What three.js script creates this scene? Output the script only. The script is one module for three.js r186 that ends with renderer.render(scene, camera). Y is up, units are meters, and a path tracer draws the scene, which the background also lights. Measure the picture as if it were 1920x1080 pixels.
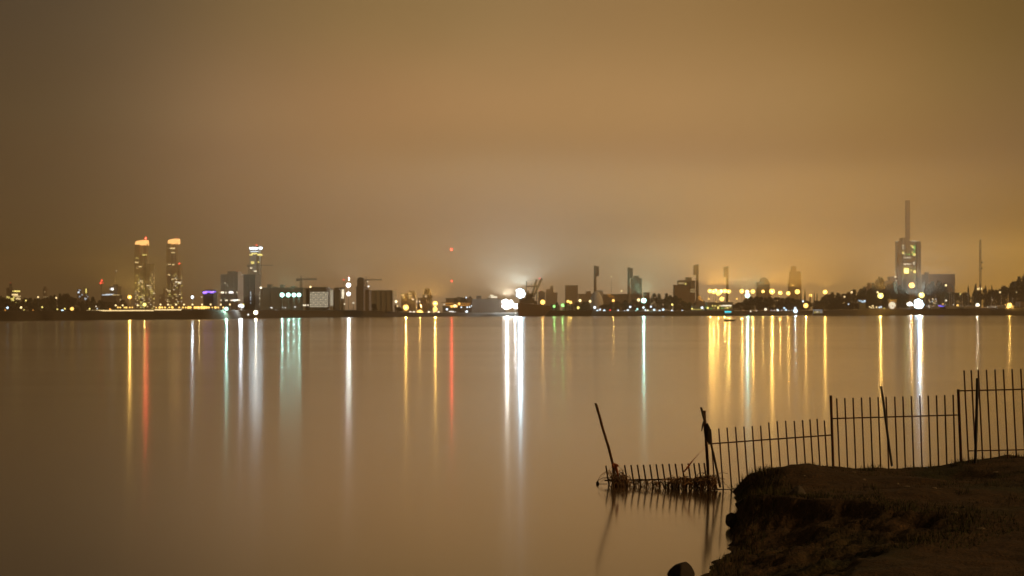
import * as THREE from 'three';
import { mergeGeometries } from 'three/addons/utils/BufferGeometryUtils.js';

// ------------------------------------------------------------------ camera, sky, light, exposure
const scene = new THREE.Scene();
const EYE = 3, HORIZON = 586, ROLL = -0.002, FOV = 22;
const F = 540 / Math.tan((FOV / 2) * Math.PI / 180);            // focal length for a frame 1920 wide
const camera = new THREE.PerspectiveCamera(FOV, 16 / 9, 0.1, 20000);
camera.position.set(0, EYE, 0);
camera.rotation.set(0, 0, ROLL);
camera.setViewOffset(1920, 1080, 0, 540 - HORIZON, 1920, 1080);
camera.focus = 26; camera.userData.fStop = 2.6;                 // focused on the fence, the far shore a little soft
camera.updateMatrixWorld();

const renderer = new THREE.WebGLRenderer({ antialias: true });
renderer.toneMapping = THREE.LinearToneMapping;
renderer.toneMappingExposure = 1;
renderer.shadowMap.enabled = true;

const lin = (c) => { c /= 255; return c <= 0.04045 ? c / 12.92 : Math.pow((c + 0.055) / 1.055, 2.4); };
const clamp = THREE.MathUtils.clamp, lerp = THREE.MathUtils.lerp, sstep = THREE.MathUtils.smoothstep;

// low cloud lit from below by the town: brightest above the port, dimmer to both sides and behind
const SKY_GAIN = 1;
function skyTexture() {
  const W = 1024, H = 512, data = new Float32Array(W * H * 4);
  const az = [-180, -90, -45, -18.9, -9.8, -4.9, 0, 5.6, 9.8, 14, 18.7, 45, 90, 180];
  const el = [0, 1.8, 3.5, 5.9, 7.7, 11.6, 25, 50, 90];
  const rows = [
    [[46, 36, 21], [48, 37, 22], [52, 40, 24], [74, 62, 40], [153, 117, 78], [190, 158, 120], [192, 160, 120], [240, 200, 150], [240, 188, 122], [240, 188, 110], [252, 186, 88], [52, 40, 24], [48, 37, 22], [46, 36, 21]],
    [[46, 36, 21], [48, 37, 22], [52, 40, 24], [70, 60, 38], [146, 112, 74], [183, 153, 116], [184, 153, 115], [240, 205, 156], [216, 172, 114], [222, 174, 104], [250, 190, 92], [52, 40, 24], [48, 37, 22], [46, 36, 21]],
    [[46, 36, 21], [48, 37, 22], [52, 40, 24], [75, 60, 40], [138, 104, 72], [152, 117, 82], [158, 121, 84], [166, 132, 95], [162, 127, 86], [163, 125, 76], [166, 124, 62], [52, 40, 24], [48, 37, 22], [46, 36, 21]],
    [[46, 36, 21], [48, 37, 22], [52, 40, 24], [81, 63, 42], [146, 111, 77], [163, 124, 82], [169, 131, 88], [175, 135, 90], [173, 133, 86], [162, 123, 74], [142, 108, 66], [52, 40, 24], [48, 37, 22], [46, 36, 21]],
    [[46, 36, 21], [48, 37, 22], [52, 40, 24], [84.9, 68.4, 46.6], [157, 122, 84], [173, 132, 87], [181, 140, 92], [183, 142, 92], [177, 138, 88], [163, 126, 75], [137, 106, 63], [52, 40, 24], [48, 37, 22], [46, 36, 21]],
    [[46, 36, 21], [48, 37, 22], [52, 40, 24], [79.5, 66, 48], [130, 104, 68], [147, 117, 74], [155, 123, 79], [158, 123, 77], [152, 117, 70], [139, 106, 60], [116, 90, 48], [52, 40, 24], [48, 37, 22], [46, 36, 21]],
    [[46, 37, 25], [48, 38, 26], [51, 41, 28], [60, 49, 35], [95, 76, 49], [107, 85, 54], [113, 89, 57], [115, 89, 55], [111, 85, 51], [102, 78, 44], [86, 67, 37], [51, 41, 28], [48, 38, 26], [46, 37, 25]],
    [[46, 37, 25], [48, 38, 26], [51, 41, 28], [50, 41, 28], [76, 60, 39], [85, 67, 42], [88, 70, 44], [89, 70, 43], [86, 67, 40], [80, 61, 35], [68, 53, 29], [51, 41, 28], [48, 38, 26], [46, 37, 25]],
    [[54, 43, 29], [54, 43, 29], [54, 43, 29], [54, 43, 29], [54, 43, 29], [54, 43, 29], [54, 43, 29], [54, 43, 29], [54, 43, 29], [54, 43, 29], [54, 43, 29], [54, 43, 29], [54, 43, 29], [54, 43, 29]],
  ].map((r) => r.map((c) => c.map((v) => Math.log(lin(v)))));
  const find = (a, v) => { let i = 0; while (i < a.length - 2 && v > a[i + 1]) i++; return i; };
  // monotone cubic through the control points
  const slope = (a, f, i) => {
    if (i === 0 || i === a.length - 1) return 0;
    const d0 = (f(i) - f(i - 1)) / (a[i] - a[i - 1]), d1 = (f(i + 1) - f(i)) / (a[i + 1] - a[i]);
    return d0 * d1 <= 0 ? 0 : 2 * d0 * d1 / (d0 + d1);
  };
  const cubic = (a, f, v) => {
    v = clamp(v, a[0], a[a.length - 1]);
    const i = find(a, v), h = a[i + 1] - a[i], t = (v - a[i]) / h, t2 = t * t, t3 = t2 * t;
    return (2 * t3 - 3 * t2 + 1) * f(i) + (t3 - 2 * t2 + t) * h * slope(a, f, i) + (-2 * t3 + 3 * t2) * f(i + 1) + (t3 - t2) * h * slope(a, f, i + 1);
  };
  for (let r = 0; r < H; r++) {
    const e = Math.max(0, ((r + 0.5) / H - 0.5) * 180);
    for (let c = 0; c < W; c++) {
      const round = ((c + 0.5) / W - 0.5) * 360;                 // 0 is +x, 90 is +z
      let a = round + 90; if (a > 180) a -= 360;                  // 0 straight ahead (-z), + to the right
      const x = Math.cos(e / 57.3) * Math.cos(round / 57.3), z = Math.cos(e / 57.3) * Math.sin(round / 57.3), y = Math.sin(e / 57.3);
      const cloud = 1 + 0.05 * vnoise(x * 6 + 3, y * 20, z * 6) + 0.02 * vnoise(x * 19, y * 50 + 7, z * 19);
      for (let k = 0; k < 3; k++) data[(r * W + c) * 4 + k] = SKY_GAIN * cloud * Math.exp(cubic(el, (j) => cubic(az, (i) => rows[j][i][k], a), e));
      data[(r * W + c) * 4 + 3] = 1;
    }
  }
  const t = new THREE.DataTexture(data, W, H, THREE.RGBAFormat, THREE.FloatType);
  t.mapping = THREE.EquirectangularReflectionMapping; t.minFilter = t.magFilter = THREE.LinearFilter; t.needsUpdate = true;
  return t;
}
function hash(x, y, z) { let h = Math.imul(x | 0, 374761393) ^ Math.imul(y | 0, 668265263) ^ Math.imul(z | 0, 2147483647 - 1274126177); h = Math.imul(h ^ (h >>> 13), 1274126177); return ((h ^ (h >>> 16)) >>> 0) / 2147483648 - 1; }
function vnoise(x, y, z = 0) {
  const X = Math.floor(x), Y = Math.floor(y), Z = Math.floor(z); x -= X; y -= Y; z -= Z;
  const u = x * x * (3 - 2 * x), v = y * y * (3 - 2 * y), w = z * z * (3 - 2 * z);
  const g = (i, j, k) => hash(X + i, Y + j, Z + k);
  return lerp(lerp(lerp(g(0, 0, 0), g(1, 0, 0), u), lerp(g(0, 1, 0), g(1, 1, 0), u), v), lerp(lerp(g(0, 0, 1), g(1, 0, 1), u), lerp(g(0, 1, 1), g(1, 1, 1), u), v), w);
}
const fbm = (x, y, z = 0, n = 4) => { let s = 0, a = 0.5; for (let i = 0; i < n; i++) { s += a * vnoise(x, y, z); x = x * 2.03 + 11.3; y = y * 2.03 + 5.7; z = z * 2.03 + 2.1; a *= 0.5; } return s; };
function rng(seed) { return () => { seed = (seed + 0x6d2b79f5) | 0; let t = Math.imul(seed ^ (seed >>> 15), 1 | seed); t = (t + Math.imul(t ^ (t >>> 7), 61 | t)) ^ t; return ((t ^ (t >>> 14)) >>> 0) / 4294967296; }; }

const sky = skyTexture();
scene.background = sky;
scene.environment = sky;

// the glow of the street lighting on the bank to the right, behind the photographer: low, broad and orange
const sun = new THREE.DirectionalLight(new THREE.Color(1, 0.55, 0.2), 1.4);
sun.position.set(40, 17, -2); sun.target.position.set(5, 0, -18); sun.shadow.radius = 16;
sun.castShadow = true; sun.shadow.mapSize.set(2048, 2048);
Object.assign(sun.shadow.camera, { left: -30, right: 30, top: 30, bottom: -30, near: 0.5, far: 200 });
scene.add(sun, sun.target);

// ------------------------------------------------------------------ helpers
const up = new THREE.Vector3(0, 1, 0);
// the point at distance d (metres along -z) that the photograph shows at px, py
function at(px, py, d) {
  const X = (px - 960) / F * d, Y = (HORIZON - py) / F * d;
  return new THREE.Vector3(X * Math.cos(ROLL) - Y * Math.sin(ROLL), EYE + X * Math.sin(ROLL) + Y * Math.cos(ROLL), -d);
}
const used = new Map();
function numbered(name) { const n = used.get(name) ?? 0; used.set(name, n + 1); return n ? `${name}_${String(n).padStart(3, '0')}` : name; }
function tag(o, label, category, group, kind) {
  if (label) o.userData.label = label; if (category) o.userData.category = category;
  if (group) o.userData.group = group; if (kind) o.userData.kind = kind;
  return o;
}
function thing(name, label, category, pos, group) {
  const o = new THREE.Group(); o.name = numbered(name); o.position.copy(pos); scene.add(o);
  return tag(o, label, category, group);
}
function shade(m) { m.castShadow = m.receiveShadow = true; return m; }
function part(parent, name, geometry, material) { const m = shade(new THREE.Mesh(geometry, material)); m.name = name; parent.add(m); return m; }
const UNIT = new THREE.BoxGeometry(1, 1, 1);
// a box between two corners given in the world, as a part of a thing
function boxPart(parent, name, x0, x1, y0, y1, z0, z1, material) {
  const m = part(parent, name, UNIT, material), p = new THREE.Vector3();
  for (let o = parent; o; o = o.parent) p.add(o.position);
  m.scale.set(Math.abs(x1 - x0), Math.abs(y1 - y0), Math.abs(z1 - z0));
  m.position.set((x0 + x1) / 2, (y0 + y1) / 2, (z0 + z1) / 2).sub(p);
  return m;
}
function bar(a, b, r0, r1 = r0, seg = 8) {                       // a tapered round bar between two points
  const d = new THREE.Vector3().subVectors(b, a), g = new THREE.CylinderGeometry(r1, r0, d.length(), seg);
  g.applyQuaternion(new THREE.Quaternion().setFromUnitVectors(up, d.clone().normalize()));
  g.translate((a.x + b.x) / 2, (a.y + b.y) / 2, (a.z + b.z) / 2);
  return g;
}
function boxG(x0, x1, y0, y1, z0, z1) { const g = new THREE.BoxGeometry(x1 - x0, y1 - y0, z1 - z0); g.translate((x0 + x1) / 2, (y0 + y1) / 2, (z0 + z1) / 2); return g; }
const mats = new Map();
function surf(r, g, b, rough = 0.8, metal = 0) {
  const k = [r, g, b, rough, metal].join();
  if (!mats.has(k)) mats.set(k, new THREE.MeshStandardMaterial({ color: new THREE.Color().setRGB(r, g, b), roughness: rough, metalness: metal }));
  return mats.get(k);
}
const HUES = {
  gold: [1, 0.56, 0.12], orange: [1, 0.40, 0.07], amber: [1, 0.72, 0.32], gilt: [1, 0.52, 0.16], warm: [1, 0.86, 0.6], white: [1, 0.97, 0.88], cool: [0.8, 0.92, 1], cyan: [0.5, 1, 0.86],
  ice: [0.62, 0.85, 1], green: [0.35, 1, 0.22], red: [1, 0.07, 0.04], blue: [0.12, 0.14, 1], violet: [0.3, 0.14, 1], teal: [0.05, 0.85, 1], yellow: [1, 0.8, 0.2],
};
function glow(hue, level) {
  const k = 'glow' + hue + level;
  if (!mats.has(k)) mats.set(k, new THREE.MeshStandardMaterial({ color: 0x111111, roughness: 0.5, emissive: new THREE.Color().setRGB(...HUES[hue]), emissiveIntensity: level }));
  return mats.get(k);
}
const WATER_CALM = 0.08, WATER_NEAR = 0.125, WATER_FAR = 0.21, WATER_STILL = 0.09, WATER_IOR = 1.45, WATER_ANISO = 0.72, WATER_COAT = 0.135, HAZE = 0.00032, LAMP_GAIN = 0.44, HALO = 1.8, SOIL = 0.52;
scene.fog = new THREE.FogExp2(new THREE.Color(0.95, 0.82, 0.64), HAZE);
// ------------------------------------------------------------------ the river and the far shore
const SHORE = [[-700, 480], [0, 640], [400, 770], [600, 1000], [900, 1200], [1300, 1240], [1920, 1210], [2700, 1100]];
const BANK = [[-700, 4.2], [0, 4.1], [160, 4.3], [400, 4.8], [560, 4.8], [700, 5], [752, 3.4], [900, 2.9], [1020, 3.2], [1110, 4.2], [1300, 4.3], [1420, 4.0], [1540, 4.4], [1640, 5.6], [1920, 6.2], [2700, 6]];
function along(table, px) {
  if (px <= table[0][0]) return table[0][1];
  for (let i = 1; i < table.length; i++) if (px <= table[i][0]) return lerp(table[i - 1][1], table[i][1], (px - table[i - 1][0]) / (table[i][0] - table[i - 1][0]));
  return table[table.length - 1][1];
}
const shoreD = (px) => along(SHORE, px), bankY = (px) => along(BANK, px);

{ // water: muddy, smoothed by the long exposure; rippled near this bank, slick and still towards the far one
  const n = 512, X0 = -900, X1 = 900, Z = 1500, data = new Uint8Array(n * n * 4);
  for (let j = 0; j < n; j++) for (let i = 0; i < n; i++) {
    const x = X0 + (i + 0.5) / n * (X1 - X0), z = (j + 0.5) / n * Z;
    const edge = lerp(235, 330, sstep(x, -90, 60)) + 26 * vnoise(x * 0.016, z * 0.01, 4) + 12 * vnoise(x * 0.07, z * 0.05, 9);
    let r = lerp(lerp(WATER_CALM, WATER_NEAR, sstep(z, 22 + 6 * vnoise(x * 0.05, 3), 85)), WATER_FAR, sstep(z, edge - 70, edge + 50));
    const px = 960 + x / z * F; r = lerp(r, WATER_STILL, sstep(z, shoreD(px) - 200, shoreD(px) - 90));
    r += 0.012 * vnoise(x * 0.012, z * 0.09, 2) + 0.008 * vnoise(x * 0.05, z * 0.4, 3);
    const k = (i * n + j) * 4; data[k] = data[k + 2] = 0; data[k + 1] = clamp(Math.round(r * 255), 0, 255); data[k + 3] = 255;
  }
  const rough = new THREE.DataTexture(data, n, n); rough.magFilter = rough.minFilter = THREE.LinearFilter; rough.needsUpdate = true;
  rough.wrapS = rough.wrapT = THREE.ClampToEdgeWrapping;
  const pos = [], uv = [], index = [];
  const xs = [-2600, X0, X1, 2600], zs = [200, 0, -Z, -1700];
  for (const z of zs) for (const x of xs) { pos.push(x, 0, z); uv.push(clamp(-z / Z, 0, 1), clamp((x - X0) / (X1 - X0), 0, 1)); }
  for (let j = 0; j < 3; j++) for (let i = 0; i < 3; i++) { const a = j * 4 + i; index.push(a, a + 1, a + 4, a + 1, a + 5, a + 4); }
  const g = new THREE.BufferGeometry(); g.setAttribute('position', new THREE.Float32BufferAttribute(pos, 3)); g.setAttribute('uv', new THREE.Float32BufferAttribute(uv, 2)); g.setIndex(index); g.computeVertexNormals();
  const m = new THREE.MeshPhysicalMaterial({ color: new THREE.Color().setRGB(0.11, 0.075, 0.045), roughness: 1, roughnessMap: rough, ior: WATER_IOR, metalness: 0, anisotropy: WATER_ANISO, clearcoat: 0.8, clearcoatRoughness: WATER_COAT });
  const w = shade(new THREE.Mesh(g, m)); w.name = 'river_water'; tag(w, 'smooth brown river water lying between both banks', null, null, 'structure'); scene.add(w);
}
{ // far bank: a low earth and stone embankment with level land behind it
  const pos = [], index = [], n = 260, rows = [[-2, -0.6], [1.5, 0.25], [4, 0.5], [8, 0.86], [12, 1], [60, 1], [600, 1], [2300, 1]];
  for (let i = 0; i <= n; i++) {
    const px = -700 + i / n * 3400, d = shoreD(px) + 5 * vnoise(px * 0.05, 1) + 2.5 * vnoise(px * 0.21, 2);
    for (const [back, share] of rows) {
      const dd = d + back, p = at(px, HORIZON, dd);
      pos.push(p.x, share < 0 ? share : bankY(px) * share + (share < 1 && share > 0 ? 0.35 * vnoise(px * 0.35, back) : 0.2 * vnoise(px * 0.08, back * 0.01)), p.z);
    }
  }
  const k = rows.length;
  for (let i = 0; i < n; i++) for (let j = 0; j < k - 1; j++) { const a = i * k + j; index.push(a, a + k, a + 1, a + 1, a + k, a + k + 1); }
  const g = new THREE.BufferGeometry(); g.setAttribute('position', new THREE.Float32BufferAttribute(pos, 3)); g.setIndex(index); g.computeVertexNormals();
  const w = shade(new THREE.Mesh(g, surf(0.055, 0.045, 0.03, 0.95))); w.name = 'far_shore'; tag(w, 'low dark embankment along the far side of the river', null, null, 'structure'); scene.add(w);
}
// ------------------------------------------------------------------ shared lamp shapes
const GLOBE = [new THREE.IcosahedronGeometry(1, 1), new THREE.IcosahedronGeometry(1, 2)];
const POLE = new THREE.CylinderGeometry(0.6, 1, 1, 8); POLE.translate(0, 0.5, 0);
const HOOD = new THREE.CylinderGeometry(0.35, 1, 0.5, 10); HOOD.translate(0, 0.25, 0);
const metal = surf(0.12, 0.11, 0.10, 0.55, 0.4);
// ------------------------------------------------------------------ buildings on the far shore
// blocks: [left px, right px, top px, (depth in metres), (metres further back)]; windows: [px, py, width, height in metres, hue, level]
function building(name, label, cat, d, blocks, mat, wins = [], o = {}) {
  const px = (blocks[0][0] + blocks[0][1]) / 2, y0 = o.base ?? bankY(px) - 0.4;
  const g = thing(name, label, cat, new THREE.Vector3(at(px, HORIZON, d).x, y0, -d), o.group);
  blocks.forEach(([x0, x1, yt, dep = 20, back = 0, own], i) => {
    const dd = d + back, off = (x0 + x1) / 2 - 960;
    const side = Math.min(0.4 * (x1 - x0), Math.abs(off) * dep / (dd + dep)); dep = Math.min(dep, side * dd / Math.max(1, Math.abs(off) - side));   // the side that shows belongs to the outline
    if (off > 0) x0 += side; else x1 -= side;
    const a = at(x0, yt, dd), b = at(x1, yt, dd), top = (a.y + b.y) / 2;
    const w = boxPart(g, o.part ?? 'wall', a.x, b.x, y0, top, -dd - dep, -dd, own ?? mat);
    if (!o.flat) {
      const e = 0.35, c = boxPart(g, 'parapet', a.x - e, b.x + e, top + 0.003, top + 0.9, -dd - dep - e, -dd + e, own ?? mat);
    }
    const wide = b.x - a.x, floors = Math.floor((top - y0) / (o.storey ?? 3.4)), list = [];
    if (o.bands !== false && floors > 1) for (let k = 1; k <= floors; k++) list.push(boxG(a.x, b.x, y0 + k * (o.storey ?? 3.4) - 0.5, y0 + k * (o.storey ?? 3.4), -dd - 0.01, -dd + 0.28));
    const bays = Math.max(2, Math.round(wide / (o.bay ?? 6)));
    if (o.ribs) for (let k = 0; k <= bays; k++) { const x = lerp(a.x, b.x, k / bays); list.push(boxG(x - 0.35, x + 0.35, y0, top, -dd - 0.01, -dd + 0.4)); }
    if (list.length) { const m = mergeGeometries(list); m.translate(-g.position.x, -g.position.y, -g.position.z); tag(part(g, 'facade_banding', m, own ?? mat), null, null, null, 'stuff'); }
  });
  const k = o.ref ? d / o.ref : 1;
  for (let [x, y, w, h, hue, level = 2.2, back = 0] of wins) {
    w *= k; h *= k;
    const p = at(x, y, d + back);
    boxPart(g, 'window', p.x - w / 2, p.x + w / 2, p.y - h / 2, p.y + h / 2, p.z - 0.2, p.z + 0.45, glow(hue, level));
  }
  return g;
}
// scattered lit windows on a grid, as the photograph shows them
function scatter(seed, x0, x1, y0, y1, nx, ny, share, hues, w, h, level = 1.6, back = 0) {
  const r = rng(seed), out = [];
  for (let j = 0; j < ny; j++) for (let i = 0; i < nx; i++) if (r() < share) out.push([lerp(x0, x1, (i + 0.5) / nx), lerp(y0, y1, (j + 0.5) / ny), w, h, hues[Math.floor(r() * hues.length)], level * [0.5, 1, 1.6][Math.floor(r() * 3)], back]);
  return out;
}
function beacon(o, px, py, d, r, hue, level, cd = 0) {           // a warning light on its short mast, as parts of a thing
  const p = at(px, py, d).sub(o.position), R = r / F * d;
  const m = part(o, 'beacon_mast', POLE, metal); m.scale.set(0.15, 3, 0.15); m.position.set(p.x, p.y - 3, p.z);
  const b = part(o, 'beacon_lamp', GLOBE[0], glow(hue, level)); b.scale.setScalar(R); b.position.copy(p);
  if (cd) {
    const l = new THREE.PointLight(new THREE.Color().setRGB(...HUES[hue]), cd); l.name = 'beacon_light';
    l.position.set(p.x, p.y, p.z + R * 1.2 + 0.5); l.shadow.radius = 15; l.castShadow = true; o.add(l);
  }
}
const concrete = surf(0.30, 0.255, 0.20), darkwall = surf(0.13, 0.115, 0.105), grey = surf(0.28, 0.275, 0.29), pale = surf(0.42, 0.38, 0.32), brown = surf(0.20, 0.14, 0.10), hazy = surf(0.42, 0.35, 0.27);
const DEEP = 2650;

// left edge
building('apartment_block', 'low apartment block with rows of yellow windows at the far left', 'apartment block', 1500, [[12, 23, 543, 14], [22, 38, 545, 16], [14, 24, 541, 6, 4]], darkwall,
  [[29, 546, 4, 1.4, 'yellow', 1.4], [33, 546, 5, 1.4, 'yellow', 1.8], [25, 546, 2, 1.4, 'yellow', 0.8], [28, 552.5, 6, 1.5, 'amber', 1.8], [33, 555.5, 6, 1, 'amber', 1], [14, 557, 1.6, 2, 'yellow', 1], [17, 558, 1.6, 2, 'yellow', 0.9], [26, 557.5, 1.6, 2, 'yellow', 1], [23, 562, 3.6, 3.2, 'yellow', 1.2], [33, 561, 3, 3, 'amber', 1.3], [37, 562, 1.4, 3.6, 'amber', 0.9], [30, 568, 2.2, 2, 'yellow', 1.2], [33, 569.5, 2, 1.6, 'yellow', 1]]);
building('slim_tower', 'slim faint tower block rising behind the far left trees', 'tower', 2300, [[80.5, 89, 541.5, 14], [82.5, 87, 538, 8, 3]], darkwall, [[84, 547.5, 2, 1.6, 'amber', 0.5], [87.5, 557, 3, 2, 'amber', 0.6], [82.5, 557, 2, 2, 'amber', 0.3]]);
building('apartment_tower', 'narrow apartment tower with a tall lit stair window near the left edge', 'apartment tower', 1900, [[145, 153, 543, 14], [152, 158, 556, 12], [157.5, 166, 541, 14]], darkwall,
  [[161.5, 544.5, 1.6, 4.6, 'yellow', 1.7], [161.5, 548.5, 1.8, 1.4, 'yellow', 1.5], [147.5, 548, 2.2, 2, 'cool', 1.8], [149.5, 544, 2.6, 1.2, 'cool', 0.7], [154, 552.5, 1.5, 1.5, 'cool', 0.7], [149.5, 556, 2, 1.8, 'cool', 0.6], [161, 561, 3, 2.4, 'cool', 0.7], [163.5, 566, 2, 2, 'cool', 0.5]].concat(scatter(3, 158, 166, 552, 575, 3, 8, 0.35, ['cool', 'amber'], 1.3, 1.2, 0.6)));
building('terminal_building', 'dark flat building with a lit roof edge and a taller block behind', 'building', 1500, [[190, 229, 554.5, 24], [206, 227, 538.5, 14, 6], [213, 221, 535, 8, 8]], darkwall,
  [[198, 553, 7, 0.9, 'cool', 1], [205.5, 552.2, 8, 1, 'cool', 1.4], [214, 553, 4, 0.8, 'amber', 0.8], [210.8, 542, 2.4, 2.4, 'white', 2.6], [206.8, 542, 1, 1, 'white', 1.2], [221, 553, 3, 0.7, 'amber', 0.8], [226, 562, 1.4, 1.8, 'amber', 0.5]], { bands: false });

// the twin towers
function twin(name, label, main, step, crown, d, wins, red, small) {
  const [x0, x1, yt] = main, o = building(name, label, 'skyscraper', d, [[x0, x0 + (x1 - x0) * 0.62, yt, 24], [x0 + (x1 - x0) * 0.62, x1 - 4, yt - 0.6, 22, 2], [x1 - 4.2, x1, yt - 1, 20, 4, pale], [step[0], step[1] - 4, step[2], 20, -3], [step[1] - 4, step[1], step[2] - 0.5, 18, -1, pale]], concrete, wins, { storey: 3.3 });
  const [cx0, cx1, cyb, cl, cr] = crown, a = at(cx0, cyb, d), b = at(cx1, cyb, d), hl = at(cx0, cl, d).y, hr = at(cx1, cr, d).y, s = new THREE.Shape();
  s.moveTo(a.x, a.y); s.lineTo(b.x, b.y); s.lineTo(b.x - 0.6, hr); s.quadraticCurveTo((a.x + b.x) / 2, hr + 0.2, a.x + 0.8, hl); s.closePath();
  const g = new THREE.ExtrudeGeometry(s, { depth: 18, bevelEnabled: true, bevelSize: 0.2, bevelThickness: 0.2, bevelSegments: 1 }); g.translate(-o.position.x, -o.position.y, 0 - 19);
  part(o, 'crown_light', g, glow('gilt', 2.6));
  beacon(o, red[0], red[1], d, red[2], 'red', red[3], red[4]);
  if (small) beacon(o, small[0], small[1], d, small[2], 'red', small[3]);
  return o;
}
twin('skyscraper', 'left of two tall towers with slanted glowing crowns, red light above', [252, 278, 459.5], [274, 290, 496], [253, 274.6, 459.4, 453, 450], DEEP,
  [[271, 478, 8, 1.6, 'yellow', 1.8, 2], [257, 484, 5, 1.4, 'yellow', 1], [256.5, 492, 6, 1.6, 'amber', 2], [262.5, 500, 6, 1.6, 'amber', 1.8], [257, 503, 3, 1.2, 'amber', 1]].concat(
    scatter(11, 253, 268, 512, 545, 5, 10, 0.36, ['amber', 'yellow', 'warm'], 2.6, 1.3, 1.3), scatter(12, 253, 272, 545, 578, 6, 10, 0.36, ['amber', 'yellow', 'warm'], 2.6, 1.4, 1.5), scatter(13, 275, 290, 512, 530, 5, 5, 0.36, ['amber', 'yellow', 'warm'], 2.2, 1.2, 1, -3), scatter(14, 275, 290, 530, 580, 5, 14, 0.42, ['amber', 'yellow', 'warm'], 2.6, 1.3, 1.3, -3)), [273.5, 446.8, 1.9, 7, 2000]);
twin('skyscraper', 'right of two tall towers with slanted glowing crowns, faint red tip', [312, 334, 457.5], [321.5, 342, 495], [314.2, 333.6, 457, 450.5, 447.5], DEEP + 60,
  [[323.5, 465.5, 9, 2, 'amber', 1.9], [324.5, 473.5, 7, 1.6, 'amber', 1.5], [316, 465.5, 5, 1, 'amber', 0.6], [317.5, 495.5, 5, 1.6, 'amber', 1.6], [325, 496, 4, 1.6, 'amber', 1.8, -4], [317, 515.5, 4, 2, 'amber', 1.8], [324, 523.5, 5, 1.6, 'amber', 1.6, -4], [330.5, 524, 3, 1.6, 'amber', 1.4, -4], [331, 528.8, 5, 2, 'warm', 2, -4], [336.5, 530, 4, 4, 'warm', 2.2, -3], [313, 543, 3, 1.6, 'amber', 1.6], [317, 545.5, 6, 2, 'amber', 1.6]].concat(
    scatter(21, 322, 342, 512, 545, 7, 9, 0.3, ['amber', 'yellow', 'warm'], 2.2, 1.2, 1.1, -4), scatter(22, 313, 342, 547, 580, 9, 10, 0.34, ['amber', 'yellow', 'warm'], 2.6, 1.4, 1.3, -4)), [330.6, 444.8, 1, 1.5, 0], [336.5, 494, 1.5, 5]);
building('apartment_block', 'dim narrow apartment block between the twin towers', 'apartment block', DEEP + 200, [[306, 312, 541, 14], [298, 312, 553, 14]], concrete, scatter(31, 299, 311, 553, 575, 4, 6, 0.25, ['amber'], 2, 1.2, 0.5));
building('low_building', 'low building topped by a violet light strip', 'building', 1150, [[381, 409, 547.5, 20], [386, 404, 545, 10, 5]], grey, [[384, 548.5, 2.6, 1.5, 'violet', 4], [388, 547.2, 2, 1.2, 'violet', 3], [391.5, 547, 2, 1.2, 'violet', 2.2], [397, 547.8, 2.2, 1.2, 'violet', 4], [402, 547, 2, 1, 'violet', 2], [378, 557, 1, 1, 'warm', 0.8]], { bands: false });
const office = building('office_block', 'wide grey office block with two rows of white windows and red roof light', 'office block', 1130, [[414.5, 457, 516.5, 26], [427.5, 452, 511, 14, 6]], surf(0.30, 0.29, 0.33),
  [[417, 548.5, 2.4, 1.2, 'warm', 2], [423.5, 548.5, 0.9, 1.2, 'warm', 1], [431.5, 548.2, 1.8, 1.4, 'white', 2.4], [435, 548.2, 2, 1.4, 'white', 2.4], [444.5, 548, 0.8, 1.2, 'warm', 1], [414.5, 563, 0.8, 0.9, 'warm', 1.4], [424.5, 563, 2, 0.8, 'warm', 1.6], [434, 563, 1.2, 0.8, 'warm', 1.8], [437.5, 563, 1.2, 0.9, 'white', 2], [440.5, 563, 1.4, 0.9, 'white', 2.2], [444, 562.8, 1.4, 0.9, 'white', 2.2], [448, 562.6, 1.4, 0.9, 'warm', 2], [422, 530.5, 0.7, 0.9, 'warm', 1], [426, 534, 0.6, 0.6, 'warm', 0.6]], { ribs: true, bay: 3.5 });
beacon(office, 443, 510, 1140, 1.5, 'red', 6);
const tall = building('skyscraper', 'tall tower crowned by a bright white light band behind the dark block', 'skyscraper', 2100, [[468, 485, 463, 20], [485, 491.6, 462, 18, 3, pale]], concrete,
  [[476, 465.5, 12, 3, 'cool', 5], [489, 465.2, 4.4, 3, 'cool', 5, 2], [477, 471.5, 11, 1.3, 'cool', 1.6], [470.8, 478, 4, 1.8, 'yellow', 2], [477, 475.5, 8, 1.8, 'yellow', 1.8], [486, 477.5, 5, 2, 'yellow', 2.2, 2], [490, 478, 3, 2, 'yellow', 2.2, 2], [473.5, 492.5, 4.6, 3.4, 'yellow', 1.6], [484.6, 491.3, 2.6, 1.8, 'yellow', 1.6], [471, 502.5, 3, 1.6, 'warm', 1.8], [478.5, 508.5, 4, 1.6, 'warm', 2], [476, 516, 6, 0.9, 'warm', 1]], { storey: 3.5 });
beacon(tall, 481, 459.5, 2100, 1.3, 'red', 4, 0);
{ // light thrown over the water by the white crown
  const l = new THREE.PointLight(new THREE.Color().setRGB(...HUES.ice), 1700), p = at(479, 465, 2072).sub(tall.position); l.name = 'crown_glow_light'; l.position.copy(p); l.shadow.radius = 500; l.castShadow = true; tall.add(l);
}
building('dark_block', 'plain dark slab block in front of the white crowned tower', 'office block', 1090, [[457.5, 489, 517, 26]], surf(0.13, 0.125, 0.13), [[470, 548.5, 0.5, 1, 'cool', 1], [470, 552, 0.5, 0.8, 'cool', 1], [470, 557.5, 0.5, 1.4, 'cool', 1], [470, 562, 0.5, 0.6, 'cool', 0.8], [470, 568, 0.4, 1.2, 'cool', 0.5]].concat(scatter(41, 486, 492, 545, 572, 3, 12, 0.6, ['warm'], 0.5, 0.6, 0.7)), { ribs: true, bay: 4, bands: false });

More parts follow.
